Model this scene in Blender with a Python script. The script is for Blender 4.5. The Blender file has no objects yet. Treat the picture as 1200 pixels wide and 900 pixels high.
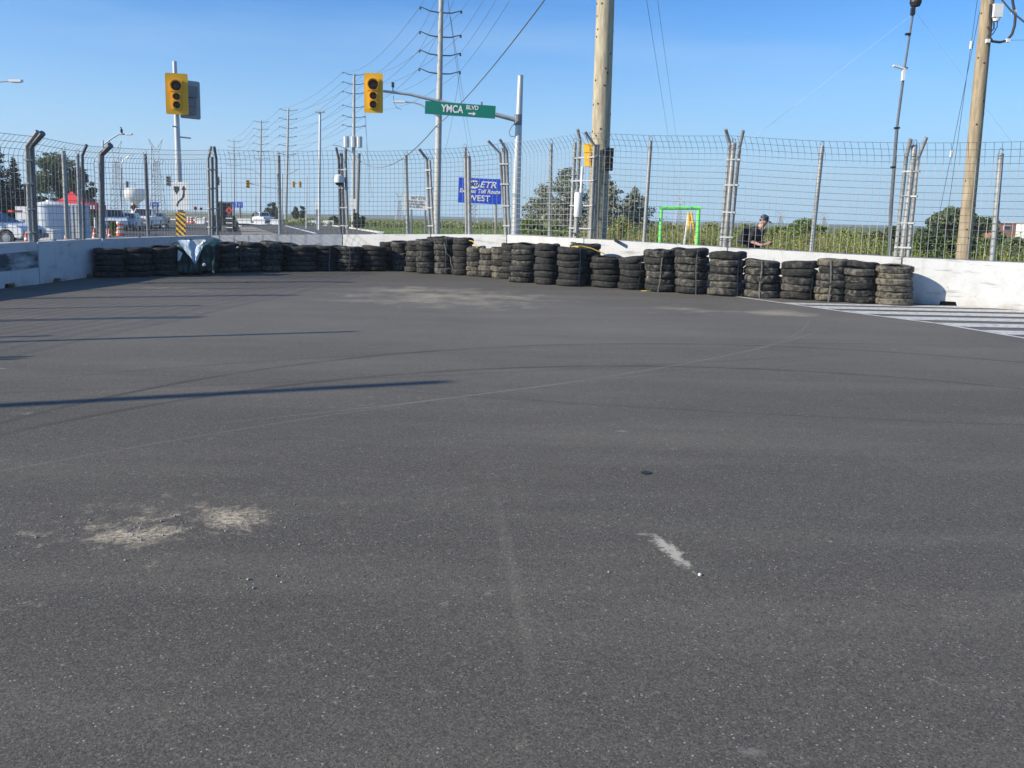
import bpy, bmesh, math, random
from math import sin, cos, pi, radians, atan2, hypot
import mathutils.noise as mnoise
from mathutils import Vector, Matrix, Quaternion
random.seed(7)
S = bpy.context.scene
COL = S.collection
# ------------------------------------------------------------------ camera
FPX, PITCH, ROLL, HC = 1000.0, math.atan(137.5/1000), 0.020, 1.6
_F = Vector((0, cos(PITCH), -sin(PITCH))); _R0 = Vector((1, 0, 0)); _U0 = Vector((0, sin(PITCH), cos(PITCH)))
_R = _R0*cos(ROLL)+_U0*sin(ROLL); _U = _U0*cos(ROLL)-_R0*sin(ROLL)
CP = Vector((0, 0, HC))
cam = bpy.data.cameras.new('camera'); camo = bpy.data.objects.new('camera', cam); COL.objects.link(camo)
cam.sensor_width = 36; cam.lens = 30.0; cam.clip_start = .05; cam.clip_end = 9000
cam.shift_y = -(450-394)/1200
M3 = Matrix((_R, _U, -_F)).transposed()
camo.matrix_world = Matrix.Translation(CP) @ M3.to_4x4()
S.camera = camo
# ------------------------------------------------------------------ light
SUN_EL, SAZ = radians(26), Vector((-.929, -.370))
w = bpy.data.worlds.new("World"); S.world = w; w.use_nodes = True
wn, wl = w.node_tree.nodes, w.node_tree.links
sky = wn.new('ShaderNodeTexSky'); sky.sky_type = 'NISHITA'; sky.sun_disc = False
sky.sun_elevation = SUN_EL; sky.sun_rotation = atan2(SAZ.x, SAZ.y)
sky.air_density = 1.0; sky.dust_density = 0.35; sky.ozone_density = 2.2; sky.altitude = 0
# thin high cloud, a faint streaky veil near the horizon
tc = wn.new('ShaderNodeTexCoord'); mp = wn.new('ShaderNodeMapping'); mp.inputs['Scale'].default_value = (1.2, 1.2, 9)
nz = wn.new('ShaderNodeTexNoise'); nz.inputs['Scale'].default_value = 1.6; nz.inputs['Detail'].default_value = 5
rp = wn.new('ShaderNodeMapRange'); rp.inputs[1].default_value = .48; rp.inputs[2].default_value = .8; rp.inputs[3].default_value = 0; rp.inputs[4].default_value = .38
mx = wn.new('ShaderNodeMix'); mx.data_type = 'RGBA'; mx.inputs[7].default_value = (3.2, 4.5, 5.8, 1)
wl.new(tc.outputs['Generated'], mp.inputs[0]); wl.new(mp.outputs[0], nz.inputs['Vector']); wl.new(nz.outputs['Fac'], rp.inputs[0])
wl.new(rp.outputs[0], mx.inputs[0])
hs = wn.new('ShaderNodeHueSaturation'); hs.inputs['Saturation'].default_value = 1.15; hs.inputs['Value'].default_value = 1.0
tint = wn.new('ShaderNodeMix'); tint.data_type = 'RGBA'; tint.blend_type = 'MULTIPLY'; tint.inputs[0].default_value = 1; tint.inputs[7].default_value = (.40, .745, 1.10, 1)
wl.new(sky.outputs[0], hs.inputs['Color']); wl.new(hs.outputs[0], tint.inputs[6]); wl.new(tint.outputs[2], mx.inputs[6])
# pale veil of summer haze low over the horizon, the same all the way round
sx = wn.new('ShaderNodeSeparateXYZ'); wl.new(tc.outputs['Generated'], sx.inputs[0])
vr = wn.new('ShaderNodeMapRange'); vr.interpolation_type = 'SMOOTHSTEP'; vr.inputs[1].default_value = -.02; vr.inputs[2].default_value = .26; vr.inputs[3].default_value = .88; vr.inputs[4].default_value = 0; wl.new(sx.outputs[2], vr.inputs[0])
vm = wn.new('ShaderNodeMix'); vm.data_type = 'RGBA'; vm.inputs[7].default_value = (2.95, 4.4, 5.9, 1); wl.new(vr.outputs[0], vm.inputs[0]); wl.new(mx.outputs[2], vm.inputs[6])
wl.new(vm.outputs[2], wn['Background'].inputs[0]); wn['Background'].inputs[1].default_value = 0.112
sl = bpy.data.lights.new('sun', 'SUN'); sl.energy = 4.5; sl.angle = radians(.53); sl.color = (1, .91, .75)
so = bpy.data.objects.new('sun', sl); COL.objects.link(so)
so.rotation_euler = Vector((SAZ.x*cos(SUN_EL), SAZ.y*cos(SUN_EL), sin(SUN_EL))).to_track_quat('Z', 'Y').to_euler()
S.view_settings.view_transform = 'Standard'; S.view_settings.look = 'None'; S.view_settings.exposure = 0.58; S.view_settings.gamma = 1
try: S.cycles.max_bounces = 6; S.cycles.transparent_max_bounces = 16
except Exception: pass
# ------------------------------------------------------------------ helpers: where a thing stands
def ray(px, py): return _F+_R*((px-600)/FPX)+_U*((394-py)/FPX)
def atY(px, py, Y):
    r = ray(px, py); return CP+r*(Y/r.y)
def gnd(px, py, z=0.0):
    r = ray(px, py); return CP+r*((z-HC)/r.z)
def col(px, Y, z):
    k = (px-600)/FPX; vF = Y*cos(PITCH)-(z-HC)*sin(PITCH); vU = Y*sin(PITCH)+(z-HC)*cos(PITCH)
    return (k*vF-sin(ROLL)*vU)/cos(ROLL)
def lerp(tab, x):
    if x <= tab[0][0]: return tab[0][1]
    for (a, b), (c, d) in zip(tab, tab[1:]):
        if x <= c: return b+(d-b)*(x-a)/(c-a)
    return tab[-1][1]
# ------------------------------------------------------------------ helpers: materials
MATS = {}
def nd(t, k, **kw):
    n = t.nodes.new(k)
    for a, b in kw.items():
        if a in n.inputs: n.inputs[a].default_value = b
        else: setattr(n, a, b)
    return n
def mat(name, c, rough=.7, metal=0, c2=None, scale=4, amt=.5, bump=0, bscale=None, spec=.5, emit=None, stretch=None, lo=.35, hi=.65, rnd=0, trans=0):
    if name in MATS: return MATS[name]
    m = bpy.data.materials.new(name); m.use_nodes = True; t = m.node_tree; b = t.nodes['Principled BSDF']
    b.inputs['Roughness'].default_value = rough; b.inputs['Metallic'].default_value = metal
    b.inputs['Specular IOR Level'].default_value = spec
    b.inputs['Base Color'].default_value = (*c, 1)
    co = nd(t, 'ShaderNodeTexCoord').outputs['Object']
    if stretch:
        mpn = nd(t, 'ShaderNodeMapping'); mpn.inputs['Scale'].default_value = stretch; t.links.new(co, mpn.inputs[0]); co = mpn.outputs[0]
    if rnd:
        oi = nd(t, 'ShaderNodeObjectInfo'); va = nd(t, 'ShaderNodeVectorMath', operation='ADD'); vm = nd(t, 'ShaderNodeMath', operation='MULTIPLY'); vm.inputs[1].default_value = 50
        t.links.new(oi.outputs['Random'], vm.inputs[0]); t.links.new(co, va.inputs[0]); t.links.new(vm.outputs[0], va.inputs[1]); co = va.outputs[0]
    c2 = c2 or tuple(x*.72 for x in c)
    n1 = nd(t, 'ShaderNodeTexNoise', Scale=scale, Detail=6.0, Roughness=.62); t.links.new(co, n1.inputs['Vector'])
    r1 = nd(t, 'ShaderNodeMapRange'); r1.inputs[1].default_value = lo; r1.inputs[2].default_value = hi; r1.inputs[4].default_value = amt
    t.links.new(n1.outputs['Fac'], r1.inputs[0])
    fac = r1.outputs[0]
    if rnd:
        ma = nd(t, 'ShaderNodeMath', operation='MULTIPLY_ADD', use_clamp=True); ma.inputs[1].default_value = rnd; t.links.new(oi.outputs['Random'], ma.inputs[0])
        sb = nd(t, 'ShaderNodeMath', operation='SUBTRACT'); sb.inputs[1].default_value = rnd*.5; t.links.new(fac, sb.inputs[0]); t.links.new(sb.outputs[0], ma.inputs[2]); fac = ma.outputs[0]
    mixn = nd(t, 'ShaderNodeMix', data_type='RGBA'); mixn.inputs[6].default_value = (*c, 1); mixn.inputs[7].default_value = (*c2, 1)
    t.links.new(fac, mixn.inputs[0]); t.links.new(mixn.outputs[2], b.inputs['Base Color'])
    if bump:
        n2 = nd(t, 'ShaderNodeTexNoise', Scale=bscale or scale*6, Detail=4.0); t.links.new(co, n2.inputs['Vector'])
        bp = nd(t, 'ShaderNodeBump', Strength=bump, Distance=.02); t.links.new(n2.outputs['Fac'], bp.inputs['Height']); t.links.new(bp.outputs[0], b.inputs['Normal'])
    if emit: b.inputs['Emission Color'].default_value = (*emit, 1); b.inputs['Emission Strength'].default_value = 1
    MATS[name] = m; return m
def foliage(name, a, b_, c):
    if name in MATS: return MATS[name]
    m = bpy.data.materials.new(name); m.use_nodes = True; t = m.node_tree; b = t.nodes['Principled BSDF']
    co = nd(t, 'ShaderNodeTexCoord').outputs['Object']
    n1 = nd(t, 'ShaderNodeTexNoise', Scale=1.1, Detail=3.0); n2 = nd(t, 'ShaderNodeTexWhiteNoise')
    t.links.new(co, n1.inputs['Vector'])
    ge = nd(t, 'ShaderNodeNewGeometry'); t.links.new(ge.outputs['Random Per Island'], n2.inputs['Vector']) if False else None
    r = nd(t, 'ShaderNodeValToRGB'); e = r.color_ramp.elements; e[0].color = (*a, 1); e[0].position = .15; e[1].color = (*c, 1); e[1].position = .9
    x = e.new(.5); x.color = (*b_, 1)
    ad = nd(t, 'ShaderNodeMath', operation='MULTIPLY_ADD'); ad.inputs[1].default_value = .7; t.links.new(ge.outputs['Random Per Island'], ad.inputs[0])
    su = nd(t, 'ShaderNodeMath', operation='SUBTRACT'); su.inputs[1].default_value = .35; t.links.new(n1.outputs['Fac'], su.inputs[0]); t.links.new(su.outputs[0], ad.inputs[2])
    t.links.new(ad.outputs[0], r.inputs[0]); t.links.new(r.outputs[0], b.inputs['Base Color'])
    b.inputs['Roughness'].default_value = .6; b.inputs['Specular IOR Level'].default_value = .3
    tr = nd(t, 'ShaderNodeBsdfTranslucent'); t.links.new(r.outputs[0], tr.inputs['Color'])
    ms = nd(t, 'ShaderNodeMixShader'); ms.inputs[0].default_value = .25; o = t.nodes['Material Output']
    t.links.new(b.outputs[0], ms.inputs[1]); t.links.new(tr.outputs[0], ms.inputs[2]); t.links.new(ms.outputs[0], o.inputs[0])
    MATS[name] = m; return m
GALV = mat('galvanised_steel', (.38, .38, .37), .5, .35, (.22, .22, .22), 9, .7)
GALVD = mat('weathered_steel', (.20, .21, .22), .5, .5, (.12, .12, .13), 9, .6)
ALU = mat('aluminium_pole', (.55, .56, .56), .45, .35, (.42, .43, .43), 3, .5)
WIRE = mat('fence_wire', (.24, .25, .26), .5, .3, (.13, .14, .15), 2, .6)
BLK = mat('black_plastic', (.02, .02, .022), .5)
CABLE = mat('cable_rubber', (.035, .035, .04), .7)
LINE = mat('bare_conductor', (.16, .17, .18), .5, .4)
WHT = mat('white_paint', (.78, .78, .76), .5, 0, (.62, .62, .6), 3, .5)
YEL = mat('yellow_enamel', (.86, .47, .012), .45, 0, (.75, .40, .01), 6, .4)
WOOD = mat('weathered_pole_wood', (.52, .45, .31), .85, 0, (.27, .23, .16), 5, .9, .5, 40, stretch=(3, 3, .35))
WOOD2 = mat('grey_pole_wood', (.34, .32, .28), .85, 0, (.22, .20, .17), 5, .9, .4, 40, stretch=(3, 3, .35))
CONC = mat('white_painted_concrete', (.55, .55, .545), .75, 0, (.40, .385, .34), 2.4, .75, .25, 30, lo=.50, hi=.78)
GLASS = mat('dark_car_glass', (.02, .025, .03), .08, 0, spec=.8)
CARW = mat('white_car_paint', (.75, .76, .77), .25, 0, (.70, .70, .70), 2, .4)
RUB = mat('black_rubber', (.03, .03, .032), .8)
RIM = mat('wheel_rim_metal', (.4, .4, .41), .35, .7)
ORG = mat('safety_orange', (.80, .13, .03), .5, 0, (.68, .10, .03), 6, .4)
REDM = mat('red_fabric', (.72, .04, .05), .7, 0, (.6, .03, .04), 3, .4)
BLUE = mat('sign_blue', (.008, .065, .60), .4, 0, (.02, .08, .44), 2, .4)
GREEN = mat('sign_green', (.005, .19, .13), .4, 0, (.005, .16, .11), 2, .4)
SGW = mat('sign_white', (.82, .82, .80), .45)
def scuff_concrete(m):
    t = m.node_tree; b = t.nodes['Principled BSDF']; old = b.inputs['Base Color'].links[0].from_socket; co = nd(t, 'ShaderNodeTexCoord').outputs['Object']
    def layer(old, sc, scale, lo, hi, amt, c, zlim=None):
        mpn = nd(t, 'ShaderNodeMapping'); mpn.inputs['Scale'].default_value = sc; t.links.new(co, mpn.inputs[0]); oi = nd(t, 'ShaderNodeObjectInfo'); va = nd(t, 'ShaderNodeVectorMath', operation='ADD'); vs = nd(t, 'ShaderNodeMath', operation='MULTIPLY'); vs.inputs[1].default_value = 37
        t.links.new(oi.outputs['Random'], vs.inputs[0]); t.links.new(vs.outputs[0], va.inputs[1]); t.links.new(mpn.outputs[0], va.inputs[0])
        n = nd(t, 'ShaderNodeTexNoise', Scale=scale, Detail=6.0, Roughness=.7); t.links.new(va.outputs[0], n.inputs['Vector']); r = nd(t, 'ShaderNodeMapRange'); r.inputs[1].default_value = lo; r.inputs[2].default_value = hi; r.inputs[4].default_value = amt; t.links.new(n.outputs['Fac'], r.inputs[0]); f = r.outputs[0]
        if zlim:
            sp = nd(t, 'ShaderNodeSeparateXYZ'); t.links.new(co, sp.inputs[0]); zr = nd(t, 'ShaderNodeMapRange'); zr.inputs[1].default_value = zlim[0]; zr.inputs[2].default_value = zlim[1]; t.links.new(sp.outputs[2], zr.inputs[0]); mm = nd(t, 'ShaderNodeMath', operation='MULTIPLY'); t.links.new(f, mm.inputs[0]); t.links.new(zr.outputs[0], mm.inputs[1]); f = mm.outputs[0]
        mi = nd(t, 'ShaderNodeMix', data_type='RGBA'); t.links.new(f, mi.inputs[0]); t.links.new(old, mi.inputs[6]); mi.inputs[7].default_value = (*c, 1); return mi.outputs[2]
    o = layer(old, (.35, .35, 3.2), 2.6, .57, .68, .62, (.10, .10, .10))          # tyre and rubber streaks, lengthwise
    o = layer(o, (4, 4, .6), 1.5, .56, .80, .45, (.30, .27, .22))                   # runs down from the top
    o = layer(o, (1, 1, 1), 3.0, .42, .62, .55, (.34, .26, .17), (.22, .0))          # splashed mud at the foot
    o = layer(o, (1, 1, 1), 14, .63, .69, .8, (.22, .21, .20))                      # chips
    t.links.new(o, b.inputs['Base Color'])
scuff_concrete(CONC)
CONCG = mat('grey_concrete', (.50, .49, .46), .85, 0, (.38, .37, .34), 1.5, .7, .2, 20)
# ------------------------------------------------------------------ helpers: meshes
class MB:
    def __init__(s): s.v = []; s.f = []; s.mi = []; s.m = 0
    def face(s, pts):
        n = len(s.v); s.v += [tuple(p) for p in pts]; s.f.append(tuple(range(n, n+len(pts)))); s.mi.append(s.m)
    def raw(s, v, f):
        n = len(s.v); s.v += [tuple(p) for p in v]; s.f += [tuple(i+n for i in q) for q in f]; s.mi += [s.m]*len(f)
    def box(s, c, d, rz=0, M=None):
        x, y, z = d[0]/2, d[1]/2, d[2]/2; vs = []
        for a, b, e in ((-1, -1, -1), (1, -1, -1), (1, 1, -1), (-1, 1, -1), (-1, -1, 1), (1, -1, 1), (1, 1, 1), (-1, 1, 1)):
            p = Vector((a*x, b*y, e*z))
            if M: p = M @ p
            elif rz: p = Matrix.Rotation(rz, 3, 'Z') @ p
            vs.append(p+Vector(c))
        s.raw(vs, [(0, 3, 2, 1), (4, 5, 6, 7), (0, 1, 5, 4), (1, 2, 6, 5), (2, 3, 7, 6), (3, 0, 4, 7)])
    def tube(s, pts, r, n=8, caps=True):
        pts = [Vector(p) for p in pts]; rs = r if isinstance(r, (list, tuple)) else [r]*len(pts)
        vs = []; up = None
        for i, p in enumerate(pts):
            d = (pts[min(i+1, len(pts)-1)]-pts[max(i-1, 0)])
            if d.length < 1e-9: d = Vector((0, 0, 1))
            d.normalize()
            if up is None: up = d.orthogonal().normalized()
            u = (up-d*up.dot(d)); u = u.normalized() if u.length > 1e-6 else d.orthogonal().normalized(); up = u; v = d.cross(u)
            for k in range(n):
                a = 2*pi*k/n; vs.append(p+(u*cos(a)+v*sin(a))*rs[i])
        fs = [(i*n+k, i*n+(k+1) % n, (i+1)*n+(k+1) % n, (i+1)*n+k) for i in range(len(pts)-1) for k in range(n)]
        if caps: fs += [tuple(reversed(range(n))), tuple(range((len(pts)-1)*n, len(pts)*n))]
        s.raw(vs, fs)
    def lathe(s, prof, c=(0, 0, 0), n=24, axis='Z', close=True):
        vs = []
        for r, z in prof:
            for k in range(n):
                a = 2*pi*k/n; q = Vector((r*cos(a), r*sin(a), z))
                if axis == 'Y': q = Vector((q.x, q.z, q.y))
                if axis == 'X': q = Vector((q.z, q.x, q.y))
                vs.append(q+Vector(c))
        m = len(prof); fs = [(i*n+k, i*n+(k+1) % n, (i+1)*n+(k+1) % n, (i+1)*n+k) for i in range(m-1) for k in range(n)]
        if close: fs += [tuple(reversed(range(n))), tuple(range((m-1)*n, m*n))]
        s.raw(vs, fs)
    def prism(s, poly, o, ex, ey, ez, t):
        # poly (a,b) in plane ex,ey at origin o, thickness t along ez
        o = Vector(o); n = len(poly); A = [o+ex*a+ey*b for a, b in poly]; B = [p+ez*t for p in A]
        s.raw(A+B, [tuple(reversed(range(n))), tuple(range(n, 2*n))]+[(i, (i+1) % n, n+(i+1) % n, n+i) for i in range(n)])
    def mesh(s, name, mats, M=None, smooth=False):
        me = bpy.data.meshes.new(name); vs = [M @ Vector(v) for v in s.v] if M else s.v
        me.from_pydata(vs, [], s.f)
        for m in (mats if isinstance(mats, (list, tuple)) else [mats]): me.materials.append(m)
        if any(s.mi): me.polygons.foreach_set('material_index', s.mi)
        bm = bmesh.new(); bm.from_mesh(me); bmesh.ops.recalc_face_normals(bm, faces=bm.faces); bm.to_mesh(me); bm.free()
        if smooth:
            me.polygons.foreach_set('use_smooth', [True]*len(me.polygons))
            try: me.set_sharp_from_angle(angle=radians(38))
            except Exception: pass
        me.update(); return me
    def build(s, name, mats, parent=None, smooth=False, local=False, loc=None, rot=None):
        M = None
        if parent is not None and not local: M = basis(parent).inverted()
        if parent is None and loc is not None and not local: M = Matrix.Translation(-Vector(loc))
        o = bpy.data.objects.new(name, s.mesh(name, mats, M, smooth)); COL.objects.link(o)
        if parent is not None: o.parent = parent
        if loc is not None: o.location = loc
        if rot is not None: o.rotation_euler = rot
        return o
def basis(o):
    M = Matrix.LocRotScale(o.location, o.rotation_euler, o.scale)
    return (basis(o.parent) @ M) if o.parent else M
def tag(o, label=None, cat=None, group=None, kind=None):
    if label: o['label'] = label
    if cat: o['category'] = cat
    if group: o['group'] = group
    if kind: o['kind'] = kind
    return o
def thing(name, label, cat, loc=(0, 0, 0), rz=0, group=None):
    o = bpy.data.objects.new(name, None); COL.objects.link(o); o.location = loc; o.rotation_euler = (0, 0, rz); o.empty_display_size = .2
    return tag(o, label, cat, group)
def dup(o, loc=None, rz=None, label=None, parent=None):
    c = o.copy(); COL.objects.link(c); c.parent = parent
    if loc is not None: c.location = loc
    if rz is not None: c.rotation_euler = (0, 0, rz)
    if label: c['label'] = label
    for ch in list(o.children): dup(ch, parent=c)
    return c
def text(name, body, size, M, mtl, parent, sx=1, shear=0, align='CENTER', bold=.0):
    cu = bpy.data.curves.new(name, 'FONT'); cu.body = body; cu.size = size; cu.align_x = align; cu.align_y = 'CENTER'; cu.extrude = .004; cu.shear = shear; cu.offset = bold
    to = bpy.data.objects.new('tmp_text', cu); COL.objects.link(to)
    dg = bpy.context.evaluated_depsgraph_get(); me = bpy.data.meshes.new_from_object(to.evaluated_get(dg)); bpy.data.objects.remove(to)
    me.name = name; P = basis(parent).inverted() @ M @ Matrix.Diagonal((sx, 1, 1, 1)); me.transform(P); me.materials.clear(); me.materials.append(mtl)
    o = bpy.data.objects.new(name, me); COL.objects.link(o); o.parent = parent; return o
def face_frame(center, right, up):
    r = Vector(right).normalized(); u = Vector(up).normalized(); n = r.cross(u)
    M = Matrix((r, u, n)).transposed().to_4x4(); M.translation = Vector(center); return M
# ------------------------------------------------------------------ ground
def make_ground_sheet(name, poly, z, m):
    b = MB(); b.face([(x, y, z) for x, y in poly]); o = b.build(name, m); tag(o, kind='structure')
    if o.data.polygons[0].normal.z < 0: o.data.flip_normals()
    return o
def asphalt_material():
    m = bpy.data.materials.new('worn_asphalt'); m.use_nodes = True; t = m.node_tree; L = t.links.new; b = t.nodes['Principled BSDF']
    co = nd(t, 'ShaderNodeTexCoord').outputs['Object']
    def noise(sc, det=4.0, vec=None, ro=.6):
        n = nd(t, 'ShaderNodeTexNoise', Scale=sc, Detail=det, Roughness=ro); L(vec or co, n.inputs['Vector']); return n.outputs['Fac']
    def rng(x, a, b_, c=0., d=1.):
        r = nd(t, 'ShaderNodeMapRange'); r.inputs[1].default_value = a; r.inputs[2].default_value = b_; r.inputs[3].default_value = c; r.inputs[4].default_value = d; L(x, r.inputs[0]); return r.outputs[0]
    def math_(op, x, y):
        n = nd(t, 'ShaderNodeMath', operation=op)
        for i, q in enumerate((x, y)):
            if isinstance(q, (int, float)): n.inputs[i].default_value = q
            else: L(q, n.inputs[i])
        return n.outputs[0]
    def mixc(f, a, c):
        n = nd(t, 'ShaderNodeMix', data_type='RGBA'); L(f, n.inputs[0])
        for i, q in ((6, a), (7, c)):
            if isinstance(q, tuple): n.inputs[i].default_value = (*q, 1)
            else: L(q, n.inputs[i])
        return n.outputs[2]
    def blob(p, rx, ry, ang, vec, soft=.5):
        mpn = nd(t, 'ShaderNodeMapping', vector_type='TEXTURE'); mpn.inputs['Location'].default_value = (p.x, p.y, 0); mpn.inputs['Rotation'].default_value = (0, 0, ang); mpn.inputs['Scale'].default_value = (rx, ry, 1)
        L(vec, mpn.inputs[0]); ln = nd(t, 'ShaderNodeVectorMath', operation='LENGTH'); L(mpn.outputs[0], ln.inputs[0]); return rng(ln.outputs['Value'], 1.0, soft)
    grain = noise(95, 3.0, ro=.7); fine = noise(320, 2.0)
    big = noise(.22, 5.0); mid = noise(1.7, 5.0)
    av0 = nd(t, 'ShaderNodeVectorMath', operation='ADD'); av0.inputs[1].default_value = (3.1, 7.7, 0); L(co, av0.inputs[0])
    base = mixc(rng(big, .3, .7), (.100, .089, .073), (.132, .118, .096))
    base = mixc(rng(mid, .35, .75, 0, .45), base, (.082, .073, .061))
    ms_ = nd(t, 'ShaderNodeMapping'); ms_.inputs['Scale'].default_value = (.16, 1, 1); ms_.inputs['Rotation'].default_value = (0, 0, .12); L(co, ms_.inputs[0])
    base = mixc(rng(noise(1.1, 6.0, vec=ms_.outputs[0], ro=.65), .46, .70, 0, .55), base, (.205, .185, .145))
    base = mixc(rng(noise(.7, 5.0, vec=ms_.outputs[0], ro=.6), .50, .30, 0, .4), base, (.085, .077, .062))
    va = nd(t, 'ShaderNodeTexVoronoi', Scale=165.0); L(co, va.inputs['Vector']); sa = nd(t, 'ShaderNodeSeparateColor'); L(va.outputs['Color'], sa.inputs[0])
    vb = nd(t, 'ShaderNodeTexVoronoi', Scale=70.0); L(av0.outputs[0], vb.inputs['Vector']); sb_ = nd(t, 'ShaderNodeSeparateColor'); L(vb.outputs['Color'], sb_.inputs[0])
    base = mixc(rng(sa.outputs[0], .45, 1.0, 0, .5), base, (.27, .245, .20))
    base = mixc(rng(sa.outputs[1], .62, 1.0, 0, .62), base, (.035, .033, .032))
    base = mixc(rng(sb_.outputs[0], .86, 1.0, 0, .32), base, (.05, .047, .045))
    base = mixc(rng(fine, .48, .34, 0, .5), base, (.035, .033, .032))
    # broad worn, dust-filmed lane in the middle distance
    base = mixc(math_('MULTIPLY', blob(Vector((0, 14, 0)), 17, 8.5, 0, co, .2), rng(big, .3, .65, .15, .34)), base, (.27, .25, .22))
    # pale stone chips
    vo = nd(t, 'ShaderNodeTexVoronoi', Scale=75.0); L(co, vo.inputs['Vector'])
    sp = nd(t, 'ShaderNodeSeparateColor'); L(vo.outputs['Color'], sp.inputs[0])
    chip = math_('MULTIPLY', rng(sp.outputs[0], .955, .96), rng(vo.outputs['Distance'], .34, .24))
    base = mixc(math_('MULTIPLY', chip, .8), base, (.42, .40, .36))
    # warped coordinates for marks
    wv = nd(t, 'ShaderNodeTexNoise', Scale=1.3, Detail=3.0); L(co, wv.inputs['Vector'])
    sc = nd(t, 'ShaderNodeVectorMath', operation='SCALE'); sc.inputs['Scale'].default_value = .35; sb = nd(t, 'ShaderNodeVectorMath', operation='SUBTRACT'); sb.inputs[1].default_value = (.5, .5, .5)
    L(wv.outputs['Color'], sb.inputs[0]); L(sb.outputs[0], sc.inputs[0]); av = nd(t, 'ShaderNodeVectorMath', operation='ADD'); L(co, av.inputs[0]); L(sc.outputs[0], av.inputs[1])
    sandn = noise(9, 6.0, ro=.75); sandf = noise(38, 4.0, ro=.7)
    def seg_blob(a, c, wd): # pixels -> elongated patch
        p, q = gnd(*a), gnd(*c); d = q-p; return (p+q)/2, d.length/2, wd, atan2(d.y, d.x)
    S1 = [((-20, 628), (340, 600), .55, .40), ((85, 636), (215, 624), .24, .95), ((215, 616), (320, 598), .30, 1.0), ((0, 632), (60, 625), .10, .45), ((8, 703), (46, 712), .09, .4), ((95, 617), (125, 617), .05, .7), ((175, 672), (190, 655), .05, .4), ((250, 622), (285, 628), .06, .5), ((0, 485), (40, 483), .12, .35)]
    tot = None
    for a, c, wd, st in S1:
        p, rx, ry, an = seg_blob(a, c, wd); f = math_('MULTIPLY', blob(p, rx*1.25, ry, an, av.outputs[0], .1), st)
        tot = f if tot is None else math_('MAXIMUM', tot, f)
    m1 = rng(math_('ADD', tot, math_('MULTIPLY', math_('SUBTRACT', sandn, .5), 2.6)), .28, .95)
    m1 = math_('MULTIPLY', m1, rng(sandf, .40, .58, .18, 1))
    base = mixc(m1, base, (.56, .47, .33))
    # far dusty zone before the tyres
    tot = None
    for a, c, wd, st in [((300, 352), (720, 345), 3.6, .75), ((700, 360), (960, 368), 1.6, .55), ((60, 345), (300, 335), 2.0, .45), ((380, 342), (560, 338), 1.8, .8), ((850, 362), (980, 372), 1.0, .9)]:
        p, rx, ry, an = seg_blob(a, c, wd); f = math_('MULTIPLY', blob(p, rx, ry, an, av.outputs[0], .2), st)
        tot = f if tot is None else math_('MAXIMUM', tot, f)
    dn = noise(1.4, 6.0, ro=.7)
    m2 = rng(math_('ADD', tot, math_('MULTIPLY', math_('SUBTRACT', dn, .5), 2.4)), .42, 1.1, 0, .85)
    base = mixc(math_('MULTIPLY', m2, rng(tot, .0, .2)), base, (.37, .325, .235))
    # paint scrape
    p, rx, ry, an = seg_blob((768, 625), (818, 676), .075); f1 = blob(p, rx, ry, an, av.outputs[0], .2)
    f1 = rng(math_('ADD', f1, math_('MULTIPLY', math_('SUBTRACT', noise(24, 6.0, ro=.75), .5), 3.4)), .35, .95, 0, .8)
    base = mixc(f1, base, (.55, .51, .41))
    p, rx, ry, an = seg_blob((755, 634), (778, 634), .02); base = mixc(rng(blob(p, rx, ry, an, av.outputs[0], .2), .1, .9, 0, .4), base, (.5, .46, .38))
    # random white flecks over the far area
    wn2 = noise(3.1, 2.0); 
    mpn = nd(t, 'ShaderNodeMapping'); mpn.inputs['Scale'].default_value = (.9, 2.2, 1); L(co, mpn.inputs[0])
    v2 = nd(t, 'ShaderNodeTexVoronoi', Scale=1.1); L(mpn.outputs[0], v2.inputs['Vector']); s2 = nd(t, 'ShaderNodeSeparateColor'); L(v2.outputs['Color'], s2.inputs[0])
    fl = math_('MULTIPLY', rng(s2.outputs[0], .72, .73), rng(math_('ADD', v2.outputs['Distance'], math_('MULTIPLY', sandn, .12)), .125, .075))
    base = mixc(math_('MULTIPLY', fl, .55), base, (.40, .39, .36))
    # arcs: tyre marks (dark) and a scored line (pale)
    def circ(a, b_, c):
        (x1, y1, _), (x2, y2, _), (x3, y3, _) = gnd(*a), gnd(*b_), gnd(*c)
        D = 2*(x1*(y2-y3)+x2*(y3-y1)+x3*(y1-y2)); ux = ((x1*x1+y1*y1)*(y2-y3)+(x2*x2+y2*y2)*(y3-y1)+(x3*x3+y3*y3)*(y1-y2))/D
        uy = ((x1*x1+y1*y1)*(x3-x2)+(x2*x2+y2*y2)*(x1-x3)+(x3*x3+y3*y3)*(x2-x1))/D; return ux, uy, hypot(x1-ux, y1-uy)
    def arc(a, b_, c, wd, st, color, span):
        nonlocal base
        ux, uy, R = circ(a, b_, c); su = nd(t, 'ShaderNodeVectorMath', operation='DISTANCE'); su.inputs[1].default_value = (ux, uy, 0); 
        pl = nd(t, 'ShaderNodeVectorMath', operation='MULTIPLY'); pl.inputs[1].default_value = (1, 1, 0); L(co, pl.inputs[0]); L(pl.outputs[0], su.inputs[0])
        d = math_('ABSOLUTE', math_('SUBTRACT', su.outputs['Value'], R), 0); f = rng(d, wd, wd*.45)
        P = gnd(*b_); f = math_('MULTIPLY', f, blob(Vector((P.x, P.y, 0)), span, span, 0, co, .6)); f = math_('MULTIPLY', f, rng(mid, .3, .6, .4, 1))
        base = mixc(math_('MULTIPLY', f, st), base, color)
    DK = (.052, .046, .036)
    arc((600, 406), (850, 404), (1200, 425), .055, .6, DK, 12); arc((640, 430), (900, 433), (1200, 456), .055, .6, DK, 10)
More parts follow.
